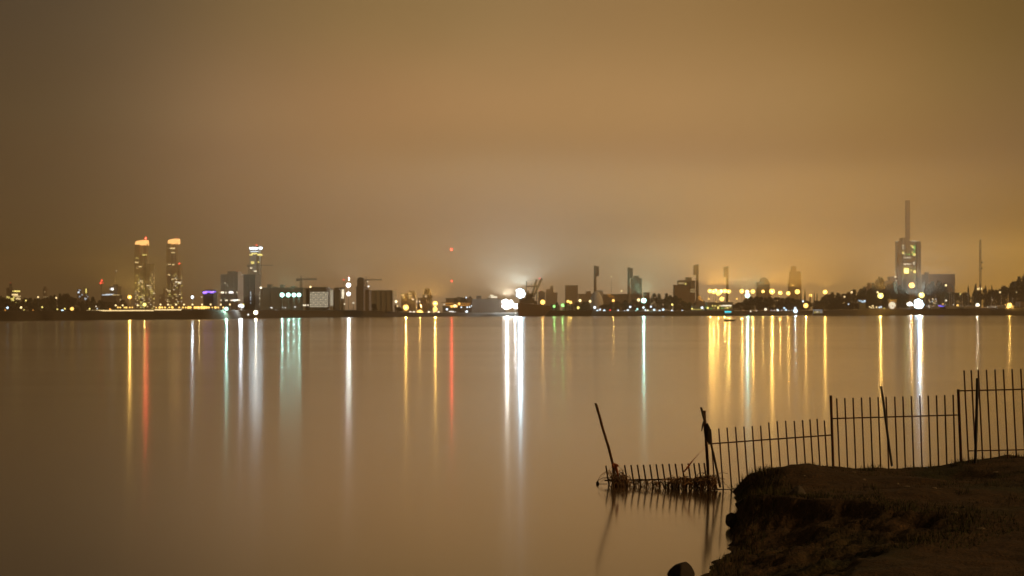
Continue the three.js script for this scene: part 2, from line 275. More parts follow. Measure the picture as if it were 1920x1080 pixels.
// grain terminal with the four floodlights
building('warehouse', 'long dark terminal building carrying four floodlights in a row', 'warehouse', 1060, [[489, 583, 541.5, 40], [502, 510.5, 535.5, 8, 8], [526, 534, 536, 8, 8], [512, 520, 540, 8, 3], [546, 556, 539, 8, 3]], surf(0.22, 0.225, 0.215), [[509, 577, 1.4, 0.6, 'white', 1.8], [530, 577, 0.5, 0.8, 'white', 1.2], [535, 577, 0.5, 0.8, 'white', 1.2], [517, 582, 0.5, 0.8, 'white', 1.2], [518.5, 582.3, 0.5, 0.8, 'white', 1], [530, 585, 0.6, 0.8, 'white', 1.3], [528, 582, 0.6, 0.5, 'white', 1], [541, 585.5, 0.4, 0.8, 'white', 1], [546.5, 585.5, 0.5, 0.9, 'white', 1.3], [544, 585.5, 0.3, 0.6, 'white', 1], [553, 575.5, 1.2, 0.7, 'white', 1.3], [569.5, 572.3, 0.7, 1, 'warm', 2.4], [573, 572.3, 0.7, 1, 'warm', 2.2], [577.5, 572.3, 0.7, 1, 'warm', 2]], { ribs: true, bay: 7, bands: false });
{ // building frame whose bays are lit from inside
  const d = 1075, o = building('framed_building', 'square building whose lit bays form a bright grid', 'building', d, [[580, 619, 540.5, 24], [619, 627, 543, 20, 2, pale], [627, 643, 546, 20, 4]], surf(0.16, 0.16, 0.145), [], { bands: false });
  for (let j = 0; j < 9; j++) for (let i = 0; i < 11; i++) {
    const x = 582.5 + i * 3.1, y = 548.5 + j * 3.25; if (x > 615 && j > 4) continue;
    const p = at(x, y, d), s = 0.42;
    boxPart(o, 'window', p.x - s, p.x + s, p.y - 0.42, p.y + 0.42, p.z - 0.2, p.z + 0.2, glow('warm', [0.45, 0.7, 0.95][(i * 7 + j * 5 + (i * j) % 3) % 3]));
  }
  for (let k = 0; k < 7; k++) { const p = at(621.5, 546 + k * 4.2, d); boxPart(o, 'window', p.x - 1, p.x + 1, p.y - 0.72, p.y + 0.72, p.z - 2.2, p.z - 1.6, glow('warm', 0.5)); }
}
building('stair_tower', 'small tower with one bright white vertical window strip', 'building', 1085, [[627.5, 639, 541.5, 14], [639, 646.5, 541, 12, 1]], surf(0.2, 0.2, 0.19), [[643, 544.5, 1.5, 1.6, 'warm', 1.4], [643, 549.3, 1.7, 1.9, 'warm', 1.6], [643, 554.3, 1.6, 1.9, 'warm', 1.3], [642.6, 558.4, 1.9, 0.8, 'warm', 1.3]], { bands: false });
{ // grain elevator
  const d = 1040, o = building('grain_elevator', 'grain elevator with a round headed tower', 'grain elevator', d, [[668, 690, 540, 22], [684, 696, 545.5, 16, 4]], surf(0.19, 0.165, 0.14), [], { bands: false });
  const a = at(672, 520.5, d), b = at(684, 520.5, d), y = at(678, 521, d).y, R = (b.x - a.x) / 2;
  const s = new THREE.Shape(); s.moveTo(-R, 0); s.lineTo(R, 0); s.lineTo(R, y - o.position.y - R * 0.55); s.quadraticCurveTo(R, y - o.position.y, 0, y - o.position.y + 0.3); s.quadraticCurveTo(-R, y - o.position.y, -R, y - o.position.y - R * 0.55); s.closePath();
  const g = new THREE.ExtrudeGeometry(s, { depth: 9, bevelEnabled: false }); g.translate((a.x + b.x) / 2 - o.position.x, 0, 0.02 - 9 + 8.4);
  part(o, 'headhouse', g, surf(0.19, 0.165, 0.14));
}
building('storage_shed', 'ribbed pale storage shed beside the grain elevator', 'shed', 1090, [[697, 744, 546.5, 40]], surf(0.30, 0.26, 0.19), [], { ribs: true, bay: 4, bands: false });

// middle
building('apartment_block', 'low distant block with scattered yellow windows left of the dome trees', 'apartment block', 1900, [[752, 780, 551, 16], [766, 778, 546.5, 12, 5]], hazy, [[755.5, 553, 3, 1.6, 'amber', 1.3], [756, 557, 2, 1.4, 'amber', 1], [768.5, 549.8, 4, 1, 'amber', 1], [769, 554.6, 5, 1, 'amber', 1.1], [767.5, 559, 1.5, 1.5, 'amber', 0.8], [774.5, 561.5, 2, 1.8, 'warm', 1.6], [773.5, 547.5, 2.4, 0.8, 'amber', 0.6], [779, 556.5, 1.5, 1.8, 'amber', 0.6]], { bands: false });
building('low_building', 'low house with three small lit windows under the dome trees', 'building', 1350, [[783, 801, 560.5, 14]], brown, [[781.5, 565.5, 1.2, 1.2, 'warm', 1.4], [786.5, 565.5, 1.2, 1.2, 'warm', 1.4], [798.2, 555.5, 1.2, 1.2, 'warm', 1.2]], { bands: false });
{ // lit terrace under an orange canopy
  const d = 1290, o = building('canopy_building', 'dark building with a long orange lit canopy', 'building', d, [[830, 886, 575.5, 22], [836, 884, 560.5, 18, 14]], surf(0.24, 0.19, 0.15), [[848, 568.7, 13, 0.5, 'orange', 0.9], [868, 568.9, 13, 0.4, 'orange', 0.9], [851, 574.3, 6, 1.6, 'gold', 3.2], [847.5, 574.6, 4, 0.6, 'gold', 1.4], [856, 571.6, 3, 0.8, 'orange', 1.4], [842, 572.4, 6, 0.7, 'orange', 0.8], [869, 572.4, 9, 1, 'orange', 0.7], [876.5, 571.5, 4, 1, 'orange', 0.5], [846, 584.2, 3.6, 0.6, 'white', 2.2], [851.5, 584.6, 3, 0.6, 'white', 2], [833, 570.5, 1, 1, 'warm', 1.4]], { bands: false });
  boxPart(o, 'canopy', at(828, 568, d).x, at(885, 568, d).x, at(850, 568.2, d).y, at(850, 566.8, d).y, -d - 8, -d + 6, surf(0.3, 0.2, 0.13));
}
building('distant_hall', 'hazy lit hall glowing beyond the dark quay', 'building', 1700, [[913, 934, 559.5, 20], [919, 931, 555.5, 14, 4]], hazy, [[922, 553.8, 4, 1.2, 'warm', 1.6], [926.5, 557, 7, 2.2, 'warm', 1.6], [918, 557, 3, 1, 'warm', 1]], { bands: false });
building('quay_shed', 'low grey quay shed left of the bright white floodlights', 'shed', 1260, [[886, 948, 562.5, 26], [894, 902, 556.5, 8, 8]], surf(0.25, 0.24, 0.24), [], { ribs: true, bay: 6, bands: false });
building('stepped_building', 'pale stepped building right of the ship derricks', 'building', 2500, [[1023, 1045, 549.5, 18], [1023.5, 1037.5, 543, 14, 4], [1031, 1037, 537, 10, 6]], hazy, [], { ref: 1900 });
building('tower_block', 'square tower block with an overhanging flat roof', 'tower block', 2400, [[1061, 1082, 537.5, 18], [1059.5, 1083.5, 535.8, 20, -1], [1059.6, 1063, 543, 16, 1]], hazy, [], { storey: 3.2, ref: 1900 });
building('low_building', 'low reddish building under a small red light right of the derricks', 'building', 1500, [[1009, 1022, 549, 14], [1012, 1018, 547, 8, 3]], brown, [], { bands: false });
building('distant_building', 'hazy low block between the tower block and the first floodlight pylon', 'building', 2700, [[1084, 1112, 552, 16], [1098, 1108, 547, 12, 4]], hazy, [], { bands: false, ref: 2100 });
building('stepped_tower', 'ribbed apartment tower beside the second floodlight pylon', 'apartment tower', 2400, [[1182.5, 1203, 522.5, 18], [1187.5, 1197.5, 518, 14, 4]], surf(0.27, 0.21, 0.16), [], { ribs: true, bay: 3, storey: 3, ref: 1850 });
building('stadium_stand', 'long low stadium stand between the first two floodlight pylons', 'stadium stand', 2000, [[1126, 1204, 552.5, 24], [1206, 1218, 549.5, 10, 2]], surf(0.2, 0.15, 0.11), [[1142, 552.6, 5, 0.6, 'orange', 0.9], [1145.5, 555.5, 6, 0.8, 'orange', 0.6], [1148.5, 558.5, 5, 0.7, 'orange', 0.5]], { bands: false, ref: 1650 });
building('hillside_block', 'brown block with a lit top floor left of the third pylon', 'apartment block', 2200, [[1262, 1293, 535.5, 20], [1270, 1285, 526.5, 14, 8], [1285, 1297, 521, 14, 12], [1293, 1303.5, 527, 14, 10]], surf(0.25, 0.17, 0.12), [[1275.5, 531, 5, 2, 'amber', 0.6, 7], [1280, 531, 4, 2, 'amber', 0.5, 7], [1285.5, 532, 1.6, 2.2, 'yellow', 1.6], [1298.5, 543, 6, 1.4, 'amber', 0.55, 9], [1298.5, 547, 6, 1.4, 'amber', 0.5, 9]], { storey: 3.4, ref: 1800 });
{ // tent with a pyramid roof
  const d = 1320, o = thing('pavilion', 'dark pavilion with a pyramid roof below the third pylon', 'pavilion', new THREE.Vector3(at(1312.5, 580, d).x, bankY(1312) - 0.4, -d));
  boxPart(o, 'wall', at(1304, 0, d).x, at(1321, 0, d).x, o.position.y, at(0, 567, d).y, -d - 8, -d, brown);
  const h = at(0, 556, d).y - at(0, 567, d).y, c = new THREE.ConeGeometry(at(1322.5, 0, d).x - at(1312.5, 0, d).x, h, 4, 1); c.rotateY(Math.PI / 4); c.translate(0, at(0, 567, d).y - o.position.y + h / 2 + 0.01, -4);
  part(o, 'roof', c, brown);
}
{ // round grey tent
  const d = 1330, o = thing('domed_tent', 'big grey domed tent at the foot of the first pylon', 'tent', new THREE.Vector3(at(1118, 580, d).x, bankY(1118) - 0.3, -d));
  const R = (at(1133, 0, d).x - at(1104, 0, d).x) / 2, h = at(0, 545.5, d).y - o.position.y, s = new THREE.SphereGeometry(1, 20, 10, 0, Math.PI * 2, 0, Math.PI / 2); s.scale(R, h * 0.94, 9);
  part(o, 'canopy', s, surf(0.46, 0.45, 0.48)); boxPart(o, 'annex', at(1118, 0, d).x, at(1130, 0, d).x, o.position.y, at(0, 546.5, d).y, -d - 9.6, -d - 4, surf(0.46, 0.45, 0.48));
}
{ // block with an arched roof
  const d = 2500, o = building('arched_building', 'building with an arched roof behind the sodium floodlights', 'building', d, [[1418, 1443, 530, 18], [1419, 1446, 546, 18, -4]], surf(0.35, 0.25, 0.15), [[1424, 532.5, 9, 0.8, 'gold', 0.6], [1434, 532.5, 9, 0.8, 'gold', 0.7], [1422, 537, 8, 0.9, 'gold', 0.6], [1432, 540, 8, 0.8, 'gold', 0.5], [1424, 545, 7, 0.8, 'gold', 0.6]], { ref: 1900 });
  const a = at(1426.5, 528.5, d), b = at(1442, 528.5, d), top = at(1431, 520, d).y, s = new THREE.Shape();
  s.moveTo(a.x, a.y - 2); s.lineTo(a.x, a.y); s.quadraticCurveTo(a.x + 1, top, a.x + (b.x - a.x) * 0.33, top); s.quadraticCurveTo(b.x - 1, top - 0.5, b.x, a.y - 2); s.closePath();
  const g = new THREE.ExtrudeGeometry(s, { depth: 14, bevelEnabled: false }); g.translate(-o.position.x, -o.position.y, -15); part(o, 'roof', g, surf(0.3, 0.2, 0.13));
}
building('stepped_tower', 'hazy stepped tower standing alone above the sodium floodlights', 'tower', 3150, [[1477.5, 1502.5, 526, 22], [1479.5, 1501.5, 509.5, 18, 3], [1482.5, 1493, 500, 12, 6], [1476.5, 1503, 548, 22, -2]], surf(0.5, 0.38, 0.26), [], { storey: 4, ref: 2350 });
building('club_house', 'long low lit club house with green and white windows at the water', 'club house', 1268, [[1322, 1374, 568.5, 16], [1296, 1323, 575, 12, 4]], surf(0.24, 0.22, 0.17), [[1364, 573, 7, 0.8, 'warm', 2.2], [1357, 573.4, 5, 0.7, 'warm', 1.8], [1336, 573.5, 0.8, 1, 'yellow', 1.8], [1341, 573.5, 1.6, 0.8, 'yellow', 1.3], [1346.5, 577, 1.4, 2, 'yellow', 1.8], [1349.5, 573.5, 1, 1.2, 'yellow', 1.2], [1324, 576, 0.6, 1.2, 'green', 0.8], [1328, 577, 1, 0.9, 'green', 0.7], [1333, 578.5, 1.5, 0.6, 'green', 0.6], [1339, 578, 1, 0.7, 'yellow', 0.8], [1354, 578, 1.8, 0.6, 'green', 0.7], [1360, 577.6, 1.3, 0.7, 'yellow', 1], [1364, 577.2, 1.3, 1, 'yellow', 1.6], [1369, 576.3, 1.5, 0.6, 'yellow', 0.9], [1300, 580, 3, 0.5, 'yellow', 1], [1308, 580.3, 3, 0.5, 'yellow', 0.9], [1314, 580, 2, 0.5, 'yellow', 1.1], [1319, 580, 1, 0.5, 'warm', 0.9]], { bands: false });

// right: the power station
{
  const d = 1650, m = surf(0.34, 0.25, 0.19), o = building('power_station', 'massive power station block with a lit glass atrium and tall square chimney', 'power station', d,
    [[1678.5, 1690.5, 453.5, 30], [1717, 1726, 454, 30], [1690.4, 1717.1, 453, 27, 1.2], [1686.5, 1705, 447, 16, 3]], m, [], { bands: false, ribs: true, bay: 6 });
  const a = at(1698.6, 377, d + 10), b = at(1706, 377, d + 10), y = at(1700, 448, d).y;
  const c = boxPart(o, 'chimney', a.x, b.x, y, a.y, -d - 13.4, -d - 9.6, m);
  boxPart(o, 'chimney_rim', a.x - 0.2, b.x + 0.2, a.y + 0.003, a.y + 0.7, -d - 13.6, -d - 9.4, m);
  const r = rng(77), add = (x, y, w, h, hue, lv) => { const p = at(x, y, d); w *= 1.2; h *= 1.2; boxPart(o, 'window', p.x - w / 2, p.x + w / 2, p.y - h / 2, p.y + h / 2, p.z - 1.4, p.z - 0.75, glow(hue, lv)); };
  // upper atrium, green at its right edge
  for (const [x, y, w, h, hue, lv] of [[1694, 460, 1.8, 1, 'warm', 0.8], [1693.5, 463, 1, 1.5, 'warm', 0.5], [1694, 466, 1, 1.5, 'warm', 0.5], [1692.5, 474, 3, 2, 'yellow', 1.2], [1696, 476, 1.4, 1, 'warm', 0.6], [1700, 476.5, 1, 1, 'green', 0.4], [1702.5, 477, 1, 1, 'green', 0.5], [1705.5, 476.5, 1, 1.2, 'green', 0.7], [1710, 461, 2, 1, 'yellow', 1.2], [1712, 463.5, 1.4, 1.6, 'yellow', 1.3], [1715.3, 461.5, 1.7, 1.6, 'green', 0.55], [1715.3, 464.5, 1.7, 1.6, 'green', 0.7], [1715.3, 467.3, 1.7, 1, 'green', 0.5], [1711, 473, 1.4, 1.6, 'yellow', 0.9], [1714.5, 472, 1.4, 2, 'green', 0.5], [1715, 477, 2, 2, 'yellow', 1.5], [1711.5, 477, 1.6, 1.2, 'green', 0.7], [1699, 483, 4, 0.7, 'warm', 0.8], [1705, 483, 4, 0.7, 'warm', 0.8], [1693.5, 484.5, 0.9, 0.9, 'warm', 0.4]]) add(x, y, w, h, hue, lv);
  for (const [x, y, w, h, hue, lv] of [[1699, 495, 4, 1.2, 'warm', 1.1], [1703, 495.2, 3, 1, 'warm', 1], [1708, 495, 1.2, 0.9, 'warm', 0.7], [1714, 493.5, 1.6, 2.4, 'warm', 0.8], [1700, 508, 4.2, 4.2, 'yellow', 4], [1699, 504, 3, 1.6, 'yellow', 1.8], [1715.5, 509.5, 1.6, 2.4, 'yellow', 2.4], [1709, 507, 1.6, 1.6, 'yellow', 0.8]]) add(x, y, w, h, hue, lv);
  for (let j = 0; j < 9; j++) for (let i = 0; i < 10; i++) { const x = 1692.6 + i * 2.5, y = 501.5 + j * 3.1; if (Math.abs(x - 1700) < 3 && Math.abs(y - 507) < 4) continue; const edge = i === 0 || i === 9; if (r() < (j < 5 ? 0.62 : edge ? 0.7 : 0.25)) add(x, y, 0.55, 0.75, r() < 0.5 ? 'yellow' : r() < 0.4 ? 'green' : 'warm', 0.25 + 0.5 * r()); }
  for (const [x, y] of [[1709, 453], [1712, 453.3], [1715, 453], [1718, 453.4], [1722, 453.2], [1681, 453.3]]) { const p = at(x, y - 1.2, d); boxPart(o, 'window', p.x - 0.5, p.x + 0.5, p.y - 0.4, p.y + 0.4, p.z - 0.2, p.z + 0.42, glow('warm', 0.8)); }
  for (const [x, y, s] of [[1678, 510, 0.7], [1679.5, 514, 0.8], [1679, 519, 1.8], [1680, 526, 1.1]]) { const p = at(x, y, d); boxPart(o, 'window', p.x - s / 2, p.x + s / 2, p.y - s / 2, p.y + s / 2, p.z + 0.01, p.z + 0.5, glow('warm', 1.5)); }
}
building('turbine_hall', 'long plain hall attached to the right of the power station', 'hall', 2200, [[1727, 1790, 515, 36], [1733, 1741, 511.5, 8, 8]], surf(0.36, 0.26, 0.16), [], { bands: false, ribs: true, bay: 8, ref: 1384 });
building('hillside_building', 'faint grey building rising left of the power station', 'building', 2500, [[1645, 1679, 527, 20], [1664, 1679, 519.5, 18, 6], [1618, 1648, 538, 18, 3], [1626, 1648, 531, 16, 6]], surf(0.36, 0.29, 0.24), [], { bands: false, ref: 1500 });
building('boat_house', 'pale lit boat house with a round white door', 'boat house', 1232, [[1665, 1681, 563.5, 9]], surf(0.5, 0.4, 0.25), [], { bands: false });
building('glass_kiosk', 'small pale green lit kiosk among the dark trees', 'kiosk', 1235, [[1608, 1623, 562, 6]], surf(0.08, 0.085, 0.085), [[1618, 565.5, 2.6, 1.5, 'ice', 1], [1614, 564.3, 1, 1.1, 'ice', 1], [1611.5, 563.8, 0.7, 1.2, 'ice', 0.9], [1609.5, 563.5, 0.5, 0.8, 'ice', 0.7], [1621, 564.5, 1.4, 1.6, 'ice', 1.5]], { bands: false, flat: true });
building('right_shed', 'low dark shed at the far right edge of the shore', 'shed', 1225, [[1904, 1935, 567.5, 12]], surf(0.14, 0.1, 0.07), [[1912, 574, 0.8, 2.2, 'amber', 0.12]], { bands: false });
{ // round white door of the boat house
  const o = scene.getObjectByName('boat_house'), d = 1232, p = at(1672.5, 572.5, d).sub(o.position), R = 3.1;
  const g = new THREE.CylinderGeometry(R, R, 0.5, 24); g.rotateX(Math.PI / 2); g.translate(p.x, p.y, p.z + 0.3); part(o, 'door_light', g, glow('warm', 1.3));
  const r = new THREE.TorusGeometry(R, 0.22, 6, 24); r.translate(p.x, p.y, p.z + 0.5); part(o, 'door_frame', r, surf(0.4, 0.3, 0.2));
  for (const [dx, dy] of [[-2.2, -1.4], [2, -1.6], [0.4, -0.6]]) boxPart(o, 'door_grille', o.position.x + p.x + dx - 0.35, o.position.x + p.x + dx + 0.35, o.position.y + p.y + dy - 0.5, o.position.y + p.y + dy + 0.5, -d + 0.5, -d + 0.7, brown);
}
// ------------------------------------------------------------------ masts, cranes, pylons, ship, boats
const steel = surf(0.10, 0.09, 0.085, 0.6, 0.2);
function lattice(a, b, w, n, r) {                                  // a square lattice boom between two points
  const d = new THREE.Vector3().subVectors(b, a), z = d.clone().normalize(), x = new THREE.Vector3().crossVectors(z, Math.abs(z.y) > 0.9 ? new THREE.Vector3(0, 0, 1) : up).normalize(), y = new THREE.Vector3().crossVectors(x, z), list = [];
  const corner = (t, k) => a.clone().addScaledVector(d, t).addScaledVector(x, w / 2 * (k & 1 ? 1 : -1)).addScaledVector(y, w / 2 * (k & 2 ? 1 : -1));
  for (let k = 0; k < 4; k++) list.push(bar(corner(0, k), corner(1, k), r, r, 4));
  for (let i = 0; i < n; i++) for (const [p, q] of [[0, 1], [1, 3], [3, 2], [2, 0]]) list.push(bar(corner(i / n, p), corner((i + 1) / n, q), r * 0.7, r * 0.7, 4));
  return mergeGeometries(list);
}
function local(g, o) { g.translate(-o.position.x, -o.position.y, -o.position.z); return g; }
function mastThing(name, label, cat, px, pyTop, d, w0, w1, o = {}) {
  const p = at(px, pyTop, d), g = thing(name, label, cat, new THREE.Vector3(p.x, bankY(px) - 0.3, -d), o.group);
  part(g, 'mast', local(lattice(new THREE.Vector3(p.x, g.position.y, -d), p, w0, o.n ?? 26, o.r ?? 0.12), g), steel);
  part(g, 'tip', local(bar(p, p.clone().add(new THREE.Vector3(0, 5, 0)), 0.12, 0.06, 5), g), steel);
  return g;
}
const radio = mastThing('radio_mast', 'very tall thin radio mast carrying two red lights', 'radio mast', 846, 462, 2800, 1.0, 1, { n: 30, r: 0.04 });
beacon(radio, 846.5, 467.5, 2800, 2.2, 'red', 7, 2600); beacon(radio, 847, 527, 2800, 1.8, 'red', 6);
const latticeMast = mastThing('radio_mast', 'slender lattice mast standing alone on the right skyline', 'radio mast', 1838, 449, 1700, 1.6, 1, { n: 34, r: 0.14 });
beacon(latticeMast, 1838.6, 448.5, 1700, 0.9, 'amber', 1);
for (const [y, x] of [[492, 1841], [503, 1841], [470, 1839]]) { const p = at(x, y, 1700); boxPart(latticeMast, 'antenna_panel', p.x - 0.6, p.x + 0.6, p.y - 1, p.y + 1, p.z - 0.4, p.z + 0.4, steel); }
const far = mastThing('radio_mast', 'thin mast topped by a cluster of three red lights', 'radio mast', 190, 524, 1700, 0.8, 1, { n: 16, r: 0.07 });
beacon(far, 190.8, 526, 1700, 1.5, 'red', 5); beacon(far, 188.8, 530.8, 1700, 1.4, 'red', 5); beacon(far, 192.6, 530.4, 1700, 1.1, 'red', 2);
const pole = mastThing('antenna_pole', 'thin antenna pole with a faint light left of the skyscrapers', 'antenna', 217.5, 508, 1900, 0.5, 1, { n: 12, r: 0.04 });
beacon(pole, 217.9, 507.8, 1900, 0.9, 'warm', 1.2);
const roofAntenna = mastThing('antenna_pole', 'dark antenna rising over the leftmost apartment block', 'antenna', 20, 531, 1520, 1.6, 1, { n: 10, r: 0.2 });
beacon(roofAntenna, 20, 530, 1520, 0.8, 'red', 0.8);

function crane(label, px, d, yJib, xl, xr, yTop, w) {
  const base = at(px, yJib, d), o = thing('tower_crane', label, 'tower crane', new THREE.Vector3(base.x, bankY(px) - 0.3, -d));
  part(o, 'mast', local(lattice(new THREE.Vector3(base.x, o.position.y, -d), base, w, 14, w * 0.14), o), steel);
  const l = at(xl, yJib, d), r = at(xr, yJib, d), t = at(px, yTop, d);
  part(o, 'jib', local(lattice(l, r, w * 0.7, 18, w * 0.13), o), steel);
  part(o, 'apex', local(mergeGeometries([bar(base, t, w * 0.3, w * 0.15, 5), bar(t, l, 0.05, 0.05, 4), bar(t, at(lerp(px, xr, 0.7), yJib, d), 0.05, 0.05, 4)]), o), steel);
  boxPart(o, 'counterweight', Math.min(l.x, l.x + 2.5), l.x + 3, l.y - 1.6, l.y - 0.2, -d - 0.8, -d + 0.8, steel);
  return o;
}
crane('tower crane with a short flat jib above the floodlit terminal', 564.5, 1350, 523.5, 555.5, 594, 516.5, 1.5);
crane('faint tower crane crossing in front of the white crowned skyscraper', 466, 1900, 497.5, 463, 512, 494.5, 1);
const elevCrane = crane('tower crane with a long faint jib beside the grain elevator', 686.5, 1300, 524.5, 678, 716, 518, 1.1);
beacon(elevCrane, 689, 528, 1300, 1, 'warm', 1.6); beacon(elevCrane, 691, 537, 1300, 1.6, 'white', 2.4);

// stadium floodlight pylons
function pylon(label, x, yTop, side, d, w) {
  const a = at(x, yTop, d), o = thing('floodlight_pylon', label, 'floodlight pylon', new THREE.Vector3(a.x, bankY(x) - 0.3, -d), 'stadium floodlight pylons'), m = surf(0.24, 0.19, 0.13);
  w *= d / 1600; const q = d / 1600;
  part(o, 'column', local(bar(new THREE.Vector3(a.x, o.position.y, -d), a, w * 0.62, w * 0.5, 12), o), m);
  const hx = a.x + side * (w * 0.5 + 1.15 * q), hy = at(x, yTop + 9.5, d).y;
  const rack = boxPart(o, 'lamp_rack', hx - 1.7 * q, hx + 1.7 * q, hy - 5.6 * q, hy + 5.2 * q, -d + w * 0.3, -d + w * 0.3 + 1.1, m);
  for (let j = 0; j < 6; j++) for (let i = 0; i < 3; i++) { const g = new THREE.CylinderGeometry(0.42, 0.34, 0.5, 8); g.rotateX(Math.PI / 2); const h = part(o, 'floodlight_head', g, m); h.position.set(hx + (i - 1) * 1.05 * q - o.position.x, hy + (j * 1.75 - 4.6) * q - o.position.y, w * 0.3 + 1.36); }
  boxPart(o, 'cap', a.x - w * 0.55, a.x + w * 0.55, a.y - 0.2, a.y + 0.6, -d - w * 0.4, -d + w * 0.3, m);
  return o;
}
pylon('unlit floodlight pylon above the grey domed tent', 1115.8, 499, 1, 2000, 2.7);
pylon('unlit floodlight pylon beside the ribbed apartment tower', 1179, 502, 1, 2000, 2.7);
pylon('unlit floodlight pylon, tallest of the four, beside the brown block', 1307.4, 496.5, -1, 2000, 2.9);
pylon('faint unlit floodlight pylon rising from the orange floodlights', 1363.5, 500, -1, 2600, 2.6);

{ // the ship at the quay with its derricks
  const d = 1195, rig = surf(0.012, 0.013, 0.016, 0.8), o = thing('cargo_ship', 'dark dredging ship with two slanting derricks and a gantry', 'ship', new THREE.Vector3(at(1002, 592, d).x, 0, -d));
  const s = new THREE.Shape(), q = (x, y) => at(x, y, d), hull = [[972.5, 593.5], [971, 570], [975, 568], [1000, 571], [1030, 574], [1033, 578], [1018, 594]];
  hull.forEach(([x, y], i) => { const p = q(x, y); s[i ? 'lineTo' : 'moveTo'](p.x - o.position.x, p.y); }); s.closePath();
  const g = new THREE.ExtrudeGeometry(s, { depth: 9, bevelEnabled: true, bevelSize: 0.4, bevelThickness: 0.8, bevelSegments: 2 }); g.translate(0, 0, -9); part(o, 'hull', g, surf(0.13, 0.085, 0.06, 0.6));
  const blk = (name, x0, x1, y0, y1, z0, z1, m = darkwall) => boxPart(o, name, q(x0, 0).x, q(x1, 0).x, q(0, y1).y, q(0, y0).y, -d + z0, -d + z1, m);
  blk('deckhouse', 973, 1001, 561, 571, -8, -0.5); blk('bridge', 985, 997, 552, 561, -7, -1.5); blk('winch_house', 1000, 1006.5, 566, 573.5, -6, -1.2); blk('funnel', 987, 991, 547, 552, -5, -3);
  for (const x of [987, 1006.5]) part(o, 'gantry_post', local(bar(q(x, 562), q(x, x < 1000 ? 527 : 534), 0.5, 0.4, 6), o), rig);
  part(o, 'gantry_beam', local(lattice(q(986.5, 537), q(1007, 537), 0.7, 8, 0.22), o), rig);
  part(o, 'derrick', local(lattice(q(997, 556), q(1006, 524), 0.95, 9, 0.28), o), rig); part(o, 'derrick', local(lattice(q(1000, 557), q(1016, 522), 0.95, 10, 0.28), o), rig);
  part(o, 'rigging', local(mergeGeometries([bar(q(1016, 522), q(1006.5, 534), 0.05, 0.05, 4), bar(q(1006, 524), q(987, 527), 0.05, 0.05, 4), bar(q(1016, 522), q(1028, 573), 0.05, 0.05, 4)]), o), rig);
  beacon(o, 1012, 522, d, 1.3, 'red', 2.2); beacon(o, 996.5, 533, d, 0.7, 'warm', 0.2);
  for (let i = 0; i < 6; i++) { const p = q(966 + i * 1.5, 584 + (i % 2)); boxPart(o, 'gangway_post', p.x - 0.12, p.x + 0.12, 1.5, p.y + 1.2, p.z - 0.3, p.z, pale); }
}
{ // moored barge
  const d = 1200, o = thing('barge', 'long dark barge moored right of the ship', 'barge', new THREE.Vector3(at(1068, 592, d).x, 0, -d)), s = new THREE.Shape();
  [[1022, 593.5], [1019, 580.5], [1024, 582], [1100, 582.5], [1112, 580], [1107, 593.5]].forEach(([x, y], i) => { const p = at(x, y, d); s[i ? 'lineTo' : 'moveTo'](p.x - o.position.x, p.y); }); s.closePath();
  const g = new THREE.ExtrudeGeometry(s, { depth: 7, bevelEnabled: true, bevelSize: 0.2, bevelThickness: 0.4, bevelSegments: 1 }); g.translate(0, 0, -7); part(o, 'hull', g, surf(0.05, 0.04, 0.03, 0.7));
  for (const [x, y] of [[1046, 570], [1049.8, 564], [1059, 574], [1063, 571], [1066, 573], [1070, 572], [1075.5, 571.5]]) { const p = at(x, y, d); part(o, 'mast', local(bar(new THREE.Vector3(p.x, 2.2, -d - 3), new THREE.Vector3(p.x, p.y, -d - 3), 0.16, 0.1, 6), o), pale); }
}
function boat(name, label, px, d, len, h, cabin, mat, wins = []) {
  const o = thing(name, label, 'boat', new THREE.Vector3(at(px, 0, d).x, 0, -d)), s = new THREE.Shape();
  s.moveTo(-len / 2, h); s.lineTo(len / 2 + 0.9, h * 1.25); s.quadraticCurveTo(len / 2, -0.2, len * 0.36, -0.3); s.lineTo(-len * 0.46, -0.3); s.closePath();
  const g = new THREE.ExtrudeGeometry(s, { depth: 2.2, bevelEnabled: true, bevelSize: 0.2, bevelThickness: 0.35, bevelSegments: 2 }); g.translate(0, 0, -1.1); part(o, 'hull', g, mat);
  if (cabin) {
    const c = new THREE.Shape(), [x0, x1, t] = cabin; c.moveTo(x0, h * 1.02); c.lineTo(x0 + 0.4, t); c.lineTo(x1 - 0.8, t); c.lineTo(x1, h * 1.02); c.closePath();
    const cg = new THREE.ExtrudeGeometry(c, { depth: 1.8, bevelEnabled: true, bevelSize: 0.08, bevelThickness: 0.1, bevelSegments: 1 }); cg.translate(0, 0, -0.9); part(o, 'cabin', cg, surf(0.5, 0.5, 0.48));
  }
  for (const [x, y, w, hh, hue, lv] of wins) boxPart(o, 'window', o.position.x + x - w / 2, o.position.x + x + w / 2, y - hh / 2, y + hh / 2, -d + 0.85, -d + 1.2, glow(hue, lv));
  return o;
}
const cyanBoat = boat('moored_boat', 'small dark boat lit by a bright cyan strip', 1363.5, 1150, 6.4, 1.3, [-2.4, 2.4, 2.6], surf(0.03, 0.03, 0.03), []);
boxPart(cyanBoat, 'light_strip', cyanBoat.position.x - 2.4, cyanBoat.position.x + 2.5, 2.75, 3.75, -1150 - 0.3, -1150 + 1.3, glow('teal', 1.6));
